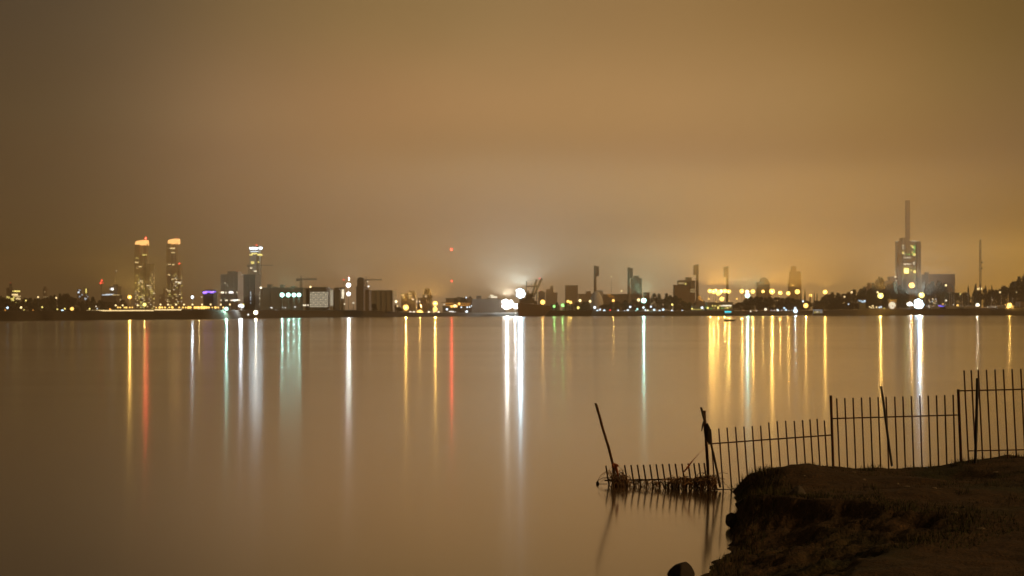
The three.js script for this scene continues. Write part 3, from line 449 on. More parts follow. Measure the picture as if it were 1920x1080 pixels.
boat('cabin_boat', 'white cabin boat with lit windows moored below dark trees', 1532.5, 1190, 8.4, 1.5, [-3.9, 4.2, 4.6], surf(0.12, 0.12, 0.12), [[-2.5, 2.6, 1.3, 1.1, 'yellow', 0.6], [-0.8, 3, 1.2, 0.9, 'warm', 1.3], [0.8, 2.5, 1.3, 0.9, 'yellow', 0.4], [2.4, 2.8, 1, 1.2, 'cool', 0.5], [-0.6, 4.5, 7.6, 0.35, 'ice', 0.6]]);
boat('reflection_hull', 'tiny black hull added on the water as the reflection of the cyan lit boat', 1364, 480, 2.3, 0.34, null, surf(0.015, 0.013, 0.01));  // dark hull added in place of the cyan boat's reflection
const blueBoat = boat('sail_boat', 'moored boat with glowing blue lights along its deck', 1766, 1225, 9, 6.4, [-4, 3.4, 8.2], surf(0.05, 0.05, 0.12), [[-0.5, 7.4, 6, 0.5, 'blue', 2.2], [-2.5, 8, 2.4, 0.5, 'violet', 2], [-0.6, 6.7, 8, 0.4, 'ice', 0.7]]);
blueBoat.position.y = 0;
function yacht(label, px, d, pyTop, len) {
  const o = boat('sail_boat', label, px, d, len, 1.2, [-len * 0.28, len * 0.2, 1.9], surf(0.4, 0.4, 0.38)), t = at(px, pyTop, d).y;
  o.position.y = bankY(px) - 0.1;
  part(o, 'mast', bar(new THREE.Vector3(0, 1, 0), new THREE.Vector3(0.15, t - o.position.y, 0), 0.22, 0.13, 6), surf(0.5, 0.42, 0.32));
  part(o, 'boom', bar(new THREE.Vector3(0, 2.9, 0), new THREE.Vector3(-len * 0.4, 2.7, 0), 0.12, 0.1, 5), surf(0.35, 0.3, 0.24));
  part(o, 'stay', mergeGeometries([bar(new THREE.Vector3(0.15, t - o.position.y, 0), new THREE.Vector3(len / 2, 1.4, 0), 0.035, 0.035, 3), bar(new THREE.Vector3(0.15, t - o.position.y, 0), new THREE.Vector3(-len / 2, 1.2, 0), 0.035, 0.035, 3)]), surf(0.35, 0.3, 0.24));
  tag(o, null, null, 'sailing yachts laid up on the right bank'); return o;
}
[[1752, 552], [1770, 557], [1779, 545], [1783, 550], [1787.5, 539], [1803, 552], [1814, 548], [1823, 556], [1858, 556], [1876, 553], [1889, 551], [1897, 557]].forEach(([x, y], i) => yacht(`${['first', 'second', 'third', 'fourth', 'fifth', 'sixth', 'seventh', 'eighth', 'ninth', 'tenth', 'eleventh', 'twelfth'][i]} bare masted yacht from the left among those laid up on the right bank`, x, 1221 + (i % 3) * 5, y, 6.5 + (i % 4) * 0.8));

{ // pier with its yellow pavilion and a rail of lamps
  const d = 1150, o = thing('jetty', 'long low jetty with white light strip and yellow pavilion at its end', 'jetty', new THREE.Vector3(at(720, 590, d).x, 0, -d));
  const x0 = at(690, 0, d).x, x1 = at(757, 0, d).x; boxPart(o, 'deck', x0, x1, 0.9, 1.5, -d - 4, -d, surf(0.16, 0.13, 0.1));
  for (let k = 0; k < 9; k++) { const x = lerp(x0 + 1, x1 - 1, k / 8); part(o, 'pile', local(bar(new THREE.Vector3(x, -0.6, -d - 0.6), new THREE.Vector3(x, 0.95, -d - 0.6), 0.22, 0.22, 6), o), brown); }
  boxPart(o, 'light_strip', at(704, 0, d).x, at(752, 0, d).x, 2.35, 2.72, -d - 0.4, -d - 0.1, glow('warm', 0.9));
  const px0 = at(692, 0, d).x, px1 = at(704, 0, d).x; boxPart(o, 'pavilion_wall', px0 + 0.6, px1 - 0.6, 1.51, 3, -d - 3.2, -d - 0.5, brown);
  const c = new THREE.ConeGeometry((px1 - px0) / 2 + 0.4, 1.8, 6); c.translate((px0 + px1) / 2 - o.position.x, 3.95, -1.9); part(o, 'pavilion_roof', c, glow('yellow', 0.7));
  for (const [x, y, r] of [[692.5, 588, 1.5], [698, 584, 1.4], [698.5, 588, 2], [702, 588, 1.4], [699, 591, 1.3], [701.5, 592.5, 1]]) { const p = at(x, y, d), b = part(o, 'lamp_globe', GLOBE[0], glow('yellow', 2.4)); b.scale.setScalar(r / F * d); b.position.set(p.x - o.position.x, Math.max(0.4, p.y), 0.4); }
}
function trailWall(label, x0, x1, py, d, level) {                    // added wall whose glowing strips stand in for headlight trails
  const o = thing('added_trail_wall', label, 'wall', new THREE.Vector3(at((x0 + x1) / 2, 0, d).x, bankY(x0) - 0.5, -d)), a = at(x0, py, d), b = at(x1, py, d);
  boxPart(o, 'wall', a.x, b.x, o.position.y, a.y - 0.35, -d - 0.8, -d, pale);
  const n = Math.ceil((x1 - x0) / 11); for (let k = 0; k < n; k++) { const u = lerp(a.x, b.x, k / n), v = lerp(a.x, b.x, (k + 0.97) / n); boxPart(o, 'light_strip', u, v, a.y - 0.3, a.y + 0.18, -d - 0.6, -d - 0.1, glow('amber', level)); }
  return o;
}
trailWall('added wall with a glowing line in place of headlight trails at the far left', -30, 24, 587.2, 668, 1.3);
trailWall('added wall with a glowing line in place of headlight trails right of the far left white lamp', 34, 88, 586.4, 676, 1.2);
trailWall('added wall with a long glowing line in place of headlight trails below the left skyscraper', 162, 288, 582.2, 712, 1.5);
trailWall('added wall with a glowing line in place of headlight trails below the right skyscraper', 290, 340, 580.6, 740, 1.7);

const ORDINALS = ['first', 'second', 'third', 'fourth', 'fifth', 'sixth', 'seventh', 'eighth', 'ninth', 'tenth', 'eleventh', 'twelfth', 'thirteenth', 'fourteenth', 'fifteenth', 'sixteenth', 'seventeenth', 'eighteenth', 'nineteenth', 'twentieth', 'twenty-first', 'twenty-second', 'twenty-third', 'twenty-fourth', 'twenty-fifth', 'twenty-sixth', 'twenty-seventh', 'twenty-eighth'];
// ------------------------------------------------------------------ lamps
function addHalo(g, y, hue, cd) {                                    // added upward spot, lights the haze into a halo above its lamp
  const l = new THREE.SpotLight(new THREE.Color().setRGB(...HUES[hue]), cd * HALO, 0, 1.54, 0.35); l.name = 'added_halo_light'; l.position.set(0, y, 0); l.target.position.set(0, y + 10, 0); l.shadow.radius = 60; l.castShadow = true; g.add(l, l.target);
}
function lamp(px, py, d, r, hue, level, cd, label, group, o = {}) {
  const p = at(px, py, d), ground = o.foot ?? Math.min(bankY(px) - 0.2, p.y - 0.6), R = r / F * d;
  const g = thing(o.name ?? 'street_lamp', label, o.cat ?? 'lamp', new THREE.Vector3(p.x, ground, p.z), group), h = p.y - ground;
  const post = part(g, 'pole', POLE, metal); post.scale.set(0.17, h, 0.17); post.position.z = -R * 0.4;
  const hood = part(g, 'hood', HOOD, metal); hood.scale.set(R * 0.75, R * 0.6, R * 0.75); hood.position.y = h + R * 0.9;
  const globe = part(g, 'lamp_globe', GLOBE[r > 3 ? 1 : 0], glow(hue, level)); globe.scale.setScalar(R); globe.position.y = h;
  if (cd) {
    const l = new THREE.PointLight(new THREE.Color().setRGB(...HUES[o.hue ?? hue]), cd * LAMP_GAIN), to = new THREE.Vector3(0, EYE, 0).sub(p).normalize().multiplyScalar(R * 1.25 + 0.3); l.name = 'lamp_light';
    l.position.set(to.x, h + to.y, to.z); l.shadow.radius = 15; l.castShadow = true; g.add(l);
  }
  if (o.halo) addHalo(g, h + R * 1.9 + 0.3, o.hue ?? hue, o.halo);
  return g;
}
function flood(px, py, d, cols, rows, r, step, hue, level, cd, label, group, halo) {   // a mast head with several floodlights
  const p = at(px, py, d), ground = Math.min(bankY(px) - 0.2, p.y - 0.6), R = r / F * d, S = step / F * d;
  const g = thing('floodlight_mast', label, 'floodlight', new THREE.Vector3(p.x, ground, p.z), group), h = p.y - ground;
  const post = part(g, 'pole', POLE, metal); post.scale.set(0.3, h, 0.3); post.position.z = -R * 0.8 - 0.3;
  boxPart(g, 'lamp_rack', p.x - cols * S / 2, p.x + cols * S / 2, p.y - 0.25, p.y + 0.25, p.z - R - 0.3, p.z - R, metal);
  for (let j = 0; j < rows; j++) for (let i = 0; i < cols; i++) {
    const u = (i - (cols - 1) / 2), v = ((rows - 1) / 2 - j), off = rows > 1 && j % 2 ? 0.5 : 0, b = part(g, 'lamp_globe', GLOBE[1], glow(hue, level)), far = Math.hypot((u + off) / cols, v / rows);
    b.scale.setScalar(R * (1.12 - 0.75 * far)); b.position.set((u + off) * S * (1 - 0.25 * far), h + v * S * (1 - 0.2 * far) + 0.25 * S * Math.sin(i * 2.1 + j), 0.3 * Math.cos(i * 1.7 + j * 2.3));
  }
  const l = new THREE.PointLight(new THREE.Color().setRGB(...HUES[hue]), cd * LAMP_GAIN); l.name = 'lamp_light'; l.position.set(0, h, R * 1.3 + 0.5); l.shadow.radius = 40; l.castShadow = true; g.add(l);
  if (halo) addHalo(g, h + R * 1.5 + rows * S * 0.5, hue, halo);
  return g;
}
// left shore
lamp(243, 557, 900, 3.6, 'orange', 5, 1500, 'bright orange lamp on a tall post left of the skyscrapers', null, { halo: 5000, hue: 'gold' });
lamp(360.5, 557, 1000, 2.6, 'cool', 5, 330, 'white lamp on a tall post right of the skyscrapers');
lamp(424.5, 579, 800, 3.4, 'cyan', 4, 1300, 'bluish white lamp at the water below the grey office block', null, { halo: 2000 });
flood(452, 573.5, 830, 3, 1, 2.6, 3.2, 'cool', 4, 1100, 'cluster of white floodlights below the right end of the office block', null, 3500);
lamp(479.5, 586, 800, 3.9, 'warm', 7, 1000, 'bright warm white lamp at the water below the dark block');
lamp(465.5, 590, 790, 1.4, 'white', 2.5, 0, 'small white lamp at the waterline left of the bright warm lamp');
lamp(489, 539.5, 1050, 1.8, 'warm', 4, 0, 'small white lamp high beside the dark block');
lamp(454.5, 515, 1100, 0.9, 'white', 1.2, 0, 'faint lamp on the edge of the office roof', null, { foot: 30 });
for (const [x, r, l] of [[529, 4.2, 'first floodlight from the left on the long terminal'], [540.5, 4, 'second floodlight from the left on the long terminal'], [551, 3.9, 'third floodlight from the left on the long terminal'], [560.5, 3.9, 'rightmost floodlight of the four on the long terminal']]) lamp(x, 553, 1026, r, 'cyan', 5, 430, l, 'floodlights on the terminal front', { name: 'floodlight', cat: 'floodlight', halo: x === 540.5 ? 5000 : 0 });
lamp(582, 538, 1060, 1.6, 'amber', 4, 0, 'small lamp on the roof corner of the grid lit building', null, { foot: 21 });
{ const g = lamp(653.5, 534.5, 1120, 4.2, 'white', 7, 2200, 'upper white floodlight on the mast with red tip right of the stair tower', null, { halo: 4000, name: 'floodlight', cat: 'floodlight' }); beacon(g, 654, 520, 1120, 1, 'red', 2.5); }
lamp(653.5, 551, 1110, 3.8, 'white', 6, 0, 'lower white floodlight beneath the red tipped mast', null, { name: 'floodlight', cat: 'floodlight' });
lamp(644.5, 524.5, 1150, 1.2, 'red', 3, 0, 'small red lamp on a pole left of the red tipped mast');
lamp(646, 570, 1060, 1.2, 'warm', 2, 0, 'small lamp near the ground below the white stair window');
lamp(662.5, 568, 1060, 2, 'warm', 0.9, 0, 'dim cluster lamp left of the grain elevator');
lamp(742.5, 565.5, 1080, 2.2, 'warm', 3, 0, 'white lamp at the right end of the storage shed');
lamp(745, 574, 1100, 1.3, 'amber', 2, 0, 'tiny amber lamp below the storage shed end');
// small lamps along the left promenade and at the foot of the twin towers
for (const [x, y, r, h, lv, l] of [[14, 577, 2, 'ice', 2.6, 'white lamp above the light line at the far left'], [39.5, 576.5, 2, 'amber', 2.6, 'yellowish lamp right of the far left white lamp'], [48.5, 563.5, 1.4, 'yellow', 2, 'small yellow lamp beside the leftmost apartment block'], [71.5, 557, 1.6, 'amber', 2, 'amber lamp left of the slim tower'], [105.5, 558.5, 1.6, 'amber', 2, 'amber lamp above the dark trees right of the slim tower'], [79, 576, 1.4, 'yellow', 2, 'small yellow lamp over the left shore road'], [107.5, 579.8, 1.5, 'yellow', 1.4, 'greenish yellow lamp left of the bluish light'], [121.5, 578.8, 1.6, 'yellow', 1.6, 'yellow lamp right above the bluish light'], [135, 579, 3.3, 'gold', 2.6, 'larger gold lamp between the two light lines'], [168, 579, 1.6, 'yellow', 1.8, 'yellow lamp under the narrow apartment tower'], [180, 574.5, 1.2, 'warm', 1.4, 'pale lamp left of the terminal building'], [182.3, 578.8, 1, 'cool', 1.6, 'tiny white lamp left of the terminal building'], [206.5, 580, 1.7, 'orange', 2.4, 'deep orange lamp in front of the terminal building'], [10, 581.5, 1.6, 'orange', 0.7, 'dim orange lamp at the far left edge'], [45, 581, 1.4, 'yellow', 0.8, 'dim yellow lamp by the left shore road'], [62, 581.5, 1.4, 'orange', 0.6, 'dim orange lamp by the left shore road']]) lamp(x, y, 740, r, h, lv, 0, l);
lamp(117, 583, 700, 2.6, 'ice', 2.6, 0, 'broad bluish white light low on the left shore');
for (const [i, x] of [217, 230, 258, 301, 315, 330, 345, 361, 379, 395, 414, 431].entries()) lamp(x, x < 300 ? 572.5 : 571, 830, 1.6, 'amber', 2.4, 0, `${ORDINALS[i]} small amber lamp from the left in the upper row along the skyscraper promenade`, 'upper row of promenade lamps');
for (const [i, [x, r]] of [[221, 1.5], [225.5, 1.4], [233.5, 1.4], [237, 1.7], [243.5, 1.4], [248, 1.2], [293, 1.2], [299.5, 2.2], [304, 1.8], [309.5, 1.6], [317.5, 1.4], [323, 2.1], [336, 1.5], [343, 1.6], [348, 1.4], [353.5, 2.6], [357, 2], [365.5, 2.4], [369, 2.2], [372.5, 2.4], [378, 3], [382.5, 3], [387, 2.4], [391.5, 2], [398, 1.3], [404, 2.2], [409, 1.4], [418.5, 1.6]].entries()) lamp(x, 576.5, 800, r, 'gold', 2.6, 0, `${ORDINALS[i]} small gold lamp from the left in the lower row along the skyscraper promenade`, 'lower row of promenade lamps');
lamp(271, 571, 820, 3.4, 'yellow', 2.4, 120, 'bright yellow lamp at the foot of the left skyscraper', null, { halo: 6000 });
lamp(373, 577.5, 790, 1.4, 'amber', 2, 110, 'amber lamp in the brightest stretch of the promenade');
lamp(455.5, 571.5, 840, 2.2, 'yellow', 2, 0, 'yellow lamp beside the white floodlight cluster');
// jetty and middle
for (const [i, x] of [710, 721, 731.5, 742, 752].entries()) lamp(x, 586.3, 1147, 1.7, 'warm', 2.6, 0, `${ORDINALS[i]} small white lamp from the left on the jetty`, 'lamps on the jetty', { foot: 1.5 });
lamp(761, 576.5, 1185, 5.2, 'gold', 4, 4200, 'large orange lamp at the right end of the jetty', null, { halo: 11000, hue: 'gold' });
flood(787.5, 585, 1175, 3, 1, 3, 3.6, 'gold', 4, 1300, 'broad gold floodlight cluster at the water right of the jetty', null, 10000);
for (const [x, l] of [[769.5, 'white lamp left of the broad gold cluster'], [776, 'white lamp just beside the broad gold cluster'], [804, 'white lamp between the gold cluster and the stacked orange lamps'], [822.5, 'small white lamp right of the stacked orange lamps']]) lamp(x, 585.5, 1190, 2, 'warm', 3, 0, l);
lamp(816, 569, 1195, 4.6, 'gold', 4, 3600, 'upper of two orange lamps stacked one above the other', null, { halo: 12000 });
lamp(816, 580, 1190, 4.2, 'gold', 4, 0, 'lower of two orange lamps stacked one above the other');
lamp(813.5, 585.5, 1185, 1.8, 'amber', 2.4, 0, 'small amber lamp under the stacked orange lamps');
lamp(789.5, 573.5, 1250, 1.5, 'warm', 2.4, 0, 'tiny white lamp above the broad gold cluster');
lamp(853, 573.5, 1270, 3, 'amber', 3, 0, 'bright lamp under the orange canopy'); lamp(861, 569.5, 1275, 2.4, 'gold', 2.6, 0, 'gold lamp at the edge of the orange canopy');
for (const [x, y, r, l] of [[838, 580, 2, 'white lamp left below the orange canopy'], [875, 584.5, 2.4, 'white lamp right below the orange canopy'], [865, 576, 1.4, 'small lamp under the right end of the canopy'], [876, 576, 1.4, 'small lamp just right of the canopy'], [880.5, 575.7, 1.3, 'rightmost small lamp beside the canopy'], [884, 573.7, 1, 'tiny lamp at the canopy end'], [874, 558, 1.2, 'tiny lamp on the trees above the canopy']]) lamp(x, y, 1260, r, 'cool', 2.6, 0, l);
// the great white floodlights
flood(951, 570.5, 1238, 4, 3, 4.2, 5.4, 'white', 10, 13000, 'huge white floodlight bank on the quay, brightest of all', null, 42000);
flood(965.5, 575, 1234, 2, 2, 3, 4.6, 'white', 7, 2200, 'white floodlight bank between the brightest bank and the ship');
flood(975.5, 550, 1225, 3, 3, 4, 5, 'ice', 9, 12000, 'huge bluish white floodlight bank above the ship stern', null, 38000);
lamp(967, 590 - 3, 1200, 1.3, 'white', 3, 0, 'white lamp at the waterline beside the ship stern', null, { foot: 0 });
lamp(1017.5, 566.5, 1180, 4.4, 'gold', 4, 500, 'bright orange lamp on the ship bow', null, { halo: 5000, foot: 2.5 });
lamp(1012.5, 545.5, 1520, 1.1, 'red', 2, 0, 'small red lamp above the reddish low building');
lamp(1039, 574.5, 1208, 2.6, 'green', 2, 260, 'green lamp on the barge, left of two'); lamp(1055, 572.5, 1208, 3, 'green', 2.6, 420, 'paler green lamp on the barge, right of two');
for (const [x, y, r, h, cd, l] of [[1065, 565, 2.8, 'gold', 160, 'orange lamp right of the green barge lamps'], [1070, 567, 3, 'gold', 160, 'orange lamp close beside another, right of the green lamps'], [1087.5, 563.5, 2.6, 'amber', 0, 'amber lamp below the square tower block'], [1084, 577, 2.4, 'yellow', 0, 'yellow lamp at the right end of the barge'], [1106.5, 565, 2.4, 'amber', 0, 'amber lamp left of the domed tent'], [1150, 563.5, 2.6, 'gold', 200, 'gold lamp in front of the stadium stand'], [1197.5, 562.3, 2.8, 'amber', 0, 'amber lamp touching the brilliant turquoise lamp'], [1260.5, 571, 1.8, 'yellow', 0, 'yellow lamp in front of the dark trees left of the third pylon'], [1165.5, 545.7, 1.2, 'amber', 0, 'tiny amber lamp over the stadium stand'], [1146, 519, 0.8, 'amber', 0, 'tiny faint light in the sky between the first two pylons']]) lamp(x, y, y < 560 ? 1640 : 1290, r, h, 3, cd, l);
lamp(1207, 563.5, 1270, 4.6, 'cyan', 6, 3000, 'brilliant turquoise white lamp right of the second pylon', null, { halo: 14000 });
for (const [x, y, r, h, l] of [[1115, 576.5, 2.6, 'cool', 'white lamp at the foot of the domed tent'], [1120, 583, 2.2, 'ice', 'white lamp below the domed tent, left of three low ones'], [1125, 580.5, 1.6, 'cool', 'small white lamp below the domed tent, middle of three low ones'], [1133, 582.5, 2.2, 'ice', 'bluish white lamp below the domed tent, right of three low ones'], [1144, 582, 1.3, 'red', 'small red lamp between the white car park lamps'], [1159, 583, 2.2, 'cool', 'white lamp right of the small red lamp'], [1171, 583.5, 1.5, 'cool', 'low white lamp left of a taller pair'], [1177, 582, 2, 'cool', 'white lamp under the second pylon'], [1181.5, 575.5, 2, 'cool', 'raised white lamp under the ribbed tower'], [1192.5, 583.5, 1.7, 'cyan', 'greenish white lamp left of the turquoise streak'], [1195, 579.5, 1.7, 'cyan', 'greenish white lamp just above another'], [1206.5, 576.7, 1.9, 'cool', 'white lamp directly below the brilliant turquoise lamp'], [1210, 581.5, 1.6, 'cool', 'small white lamp below the turquoise lamp'], [1214.5, 583.5, 2.4, 'warm', 'warm white lamp below and right of the turquoise lamp'], [1220.5, 575, 1.8, 'cool', 'raised white lamp right of the turquoise lamp'], [1226.5, 581, 2, 'ice', 'white lamp in a cluster right of the turquoise lamp'], [1237, 583.3, 2, 'cool', 'white lamp left of a leaning pair'], [1243.5, 580.5, 2.2, 'ice', 'bluish white lamp, right of a leaning pair'], [1260, 583.2, 2.2, 'cool', 'white lamp below the yellow tree lamp'], [1279, 582.8, 1.5, 'cool', 'small white lamp in the dark stretch before the club house'], [1280.5, 583, 1.2, 'cool', 'tiny white lamp beside another before the club house'], [1297.5, 578.8, 1.3, 'yellow', 'small yellow lamp at the left end of the club house'], [1316.5, 577, 2.2, 'cool', 'white lamp in front of the club house'], [1327, 577.5, 1.8, 'yellow', 'yellowish lamp in front of the club house']]) lamp(x, y, 1258, r, h, 2.6, 0, l);
// sodium floodlights
for (const [x, y, r, cd, l] of [[1331, 545.5, 4, 1900, 'leftmost sodium floodlight of the long row'], [1338, 546.5, 4.4, 3000, 'second sodium floodlight from the left of the long row'], [1347, 549, 5, 1500, 'sodium floodlight hanging lowest in the left cluster'], [1359, 545.5, 4.2, 1500, 'fourth sodium floodlight from the left, before the faint pylon'], [1366.5, 546.5, 3.8, 1700, 'fifth sodium floodlight, right of the faint pylon'], [1391, 546, 4, 1900, 'sodium floodlight left of the pale green one'], [1411.5, 546.5, 4, 1900, 'sodium floodlight right of the pale green one'], [1430.5, 546.5, 3, 500, 'smaller sodium floodlight in front of the arched building'], [1447.5, 546.5, 5.2, 5200, 'largest single sodium floodlight, right of the arched building'], [1463, 549, 3.8, 700, 'sodium floodlight left of the hazy stepped tower'], [1478, 550, 3.8, 800, 'sodium floodlight at the foot of the hazy stepped tower'], [1495, 547, 4.6, 0, 'sodium floodlight right of the hazy stepped tower'], [1519.5, 554, 2.8, 0, 'small sodium floodlight above the trees'], [1547, 547.5, 4.2, 1900, 'sodium floodlight standing apart at the right end of the row']]) lamp(x, y, 1330, r, 'gold', 4, cd, l, null, { name: 'floodlight', cat: 'floodlight', halo: [1338, 1359, 1391, 1447.5, 1478, 1495, 1547].includes(x) ? (x < 1360 ? 27000 : x === 1447.5 ? 26000 : 15000) : 0 });
for (const [x, y] of [[1341.5, 545], [1351.5, 546]]) lamp(x, y, 1345, 3.6, 'amber', 5, 0, 'sodium floodlight in the crowded left cluster of the row', 'crowded sodium floodlights', { name: 'floodlight', cat: 'floodlight' });
lamp(1401, 547, 1335, 3.2, 'amber', 8, 0, 'sodium floodlight directly above the pale green one', null, { name: 'floodlight', cat: 'floodlight' });
lamp(1401.5, 554, 1320, 4.4, 'cyan', 6, 3000, 'pale green white floodlight under the sodium row', null, { halo: 14000, name: 'floodlight', cat: 'floodlight' });
lamp(1353.5, 560.5, 1300, 4.2, 'gold', 4, 0, 'orange lamp below the left cluster of sodium floodlights');
for (const [x, y, r, l] of [[1329, 560.5, 1.5, 'small orange lamp below the leftmost sodium floodlight'], [1381.5, 560.5, 1.7, 'small orange lamp between the two sodium clusters'], [1367, 564.5, 1.1, 'tiny orange lamp over the club house roof'], [1343, 566.5, 1.1, 'tiny amber lamp on the club house roof'], [1381, 568.5, 1.2, 'tiny pale lamp at the right end of the club house']]) lamp(x, y, 1300, r, 'gold', 2.6, 0, l);
lamp(1511, 573, 1225, 4.4, 'gold', 4, 1900, 'orange lamp on a pole at the water left of the cabin boat', null, { halo: 7000 });
lamp(1505.5, 565, 1240, 1.6, 'cool', 2.6, 0, 'small white lamp above the orange waterside lamp');
lamp(1491.5, 583, 1215, 3.8, 'ice', 3.4, 1000, 'bluish white lamp at the waterline left of the orange pole lamp', null, { foot: 0.5 });
for (const [x, y, r, h, l] of [[1435.5, 580, 2.6, 'warm', 'warm white lamp in front of the dark tree mass'], [1458, 581.3, 2, 'cool', 'white lamp right of the warm white tree lamp'], [1470.5, 577.5, 1.8, 'ice', 'pale blue lamp low among the trees, left of two'], [1474, 581, 1.8, 'ice', 'pale blue lamp low among the trees, right of two'], [1491, 578, 2.4, 'cool', 'white lamp just above the bluish waterline lamp'], [1407.5, 583.7, 1.4, 'warm', 'tiny warm lamp below the tree mass'], [1418.5, 583, 0.9, 'warm', 'faintest lamp below the tree mass']]) lamp(x, y, 1230, r, h, 2, 0, l);
for (let k = 0; k < 9; k++) lamp(1446 + k * 4.6 + (k % 3), 581.8 + (k % 2) * 0.6, 1232, 0.8, 'cool', 1.2, 0, 'tiny white light in the string below the dark trees', 'string of tiny lights below the trees');
// right shore
lamp(1651, 554.5, 1230, 5.2, 'yellow', 4, 2400, 'large yellow lamp on a slim pole left of the boat house', null, { halo: 12000, hue: 'gold' });
lamp(1645.5, 548, 1240, 1.8, 'amber', 3, 0, 'small amber lamp above the large yellow one');
lamp(1709.5, 535, 1340, 5.2, 'gold', 4, 700, 'large orange lamp in front of the power station atrium', null, { halo: 6000 });
lamp(1728, 553.5, 1300, 5, 'yellow', 4, 1500, 'large yellow lamp just above the dazzling white floodlights', null, { halo: 6000, hue: 'gold' });
flood(1722, 570, 1258, 3, 3, 4.2, 5.4, 'ice', 10, 7500, 'dazzling bluish white floodlight bank below the power station', null, 24000);
flood(1706, 570, 1256, 3, 1, 2.8, 3.6, 'white', 6, 500, 'white floodlight bank left of the dazzling one');
lamp(1700.5, 562, 1300, 2, 'green', 1.4, 900, 'dim greenish lamp among the trees under the atrium');
for (const [x, y, r, h, lv, l] of [[1597, 548, 1.8, 'amber', 2.4, 'amber lamp above the trees right of the sodium row'], [1583.5, 556.5, 1.6, 'amber', 1.8, 'amber lamp within the trees left of the kiosk'], [1562.5, 572.3, 1.2, 'warm', 2, 'tiny lamp low in the dark trees'], [1591, 570.3, 1.5, 'cool', 1.2, 'tiny white lamp below the kiosk'], [1630.5, 575, 1.2, 'amber', 2, 'leftmost lamp of the small group under the large yellow lamp'], [1636.5, 573.5, 1.4, 'amber', 2.2, 'raised lamp of the small group under the large yellow lamp'], [1633.5, 577, 1.3, 'amber', 2, 'lowest lamp of the small group under the large yellow lamp'], [1638, 577, 1.3, 'amber', 1.6, 'amber lamp beside the lowest of the small group'], [1643.5, 576, 1.5, 'amber', 2, 'right lamp of the small group under the large yellow lamp'], [1649, 576.5, 1.6, 'cool', 2, 'bluish lamp at the foot of the large yellow lamp pole'], [1652, 575.5, 1.6, 'cool', 1.6, 'second bluish lamp at the foot of the large yellow lamp pole'], [1658, 578, 1.2, 'yellow', 1.4, 'yellow lamp left of the boat house'], [1776.5, 576, 2.2, 'cool', 2.4, 'white lamp right of the blue lit boat'], [1795.5, 572.5, 2, 'gold', 2.4, 'orange lamp among the yacht masts'], [1800, 577.5, 1.6, 'gold', 2, 'smaller orange lamp among the yacht masts'], [1788, 571.5, 1.2, 'warm', 2, 'tiny lamp between the yacht masts'], [1823, 580, 1.4, 'warm', 2, 'small lamp right of the laid up yachts'], [1774, 563.5, 1.8, 'warm', 1.6, 'pale lamp on the bent arm among the yachts'], [1768, 570, 1.4, 'gold', 1.6, 'orange light above the blue lit boat'], [1800.5, 551.5, 1.2, 'yellow', 1.6, 'tiny yellow lamp high among the yacht masts'], [1875, 548, 1.7, 'amber', 1.8, 'amber lamp before the right trees'], [1906, 548, 1.2, 'amber', 0.7, 'faint amber lamp at the right edge']]) lamp(x, y, 1240, r, h, lv, 0, l);
for (let k = 0; k < 7; k++) lamp(1804 + k * 2, 581 + (k % 2) * 0.5, 1232, 0.9, 'warm', 1.2, 0, 'tiny pale light on the deck row of the laid up yachts', 'tiny lights on the yacht row');
{ // jumble of little lights right of the dazzling bank
  const r = rng(5); for (let k = 0; k < 26; k++) lamp(1737 + r() * 19, 560 + r() * 17, 1240, 0.7 + r() * 0.5, ['gold', 'warm', 'amber', 'cool'][k % 4], 1, 0, 'tiny light in the jumble right of the dazzling white bank', 'jumble of tiny lights');
}
lamp(1833, 572, 1235, 3.4, 'warm', 4, 700, 'white lamp right of the yacht masts');
lamp(1893, 572, 1225, 4, 'gold', 5, 1100, 'orange lamp at the right end of the shore', null, { hue: 'gold' });
lamp(1879.5, 575, 1225, 2, 'cool', 2.6, 120, 'small white lamp left of the rightmost orange lamp');
{ // lamps with a lit canopy
  const mastFoot = lamp(1838, 541.5, 1500, 2.8, 'amber', 3.2, 0, 'amber lamp at the foot of the lattice mast'); const p = at(1833, 541.8, 1500).sub(mastFoot.position), b = part(mastFoot, 'lamp_globe', GLOBE[0], glow('amber', 2)); b.scale.set(2.6, 0.8, 0.8); b.position.copy(p);
  const g = lamp(1773.5, 535, 1300, 2, 'amber', 2.4, 0, 'lit lamp with a long curved arm in front of the turbine hall'), q = new THREE.CatmullRomCurve3([at(1773, 534, 1300), at(1780, 532.5, 1300), at(1786, 537, 1300), at(1787, 552, 1300)].map((v) => v.sub(g.position)));
  part(g, 'arm', new THREE.TubeGeometry(q, 16, 0.3, 6), metal);
  const sh = lamp(1763, 581, 1225, 1.4, 'blue', 2.4, 0, 'deep blue light at the hull of the blue lit boat'); void sh;
  lamp(1738, 581.5, 1228, 1.5, 'ice', 1.2, 0, 'faint blue lamp right of the dazzling white bank');
}
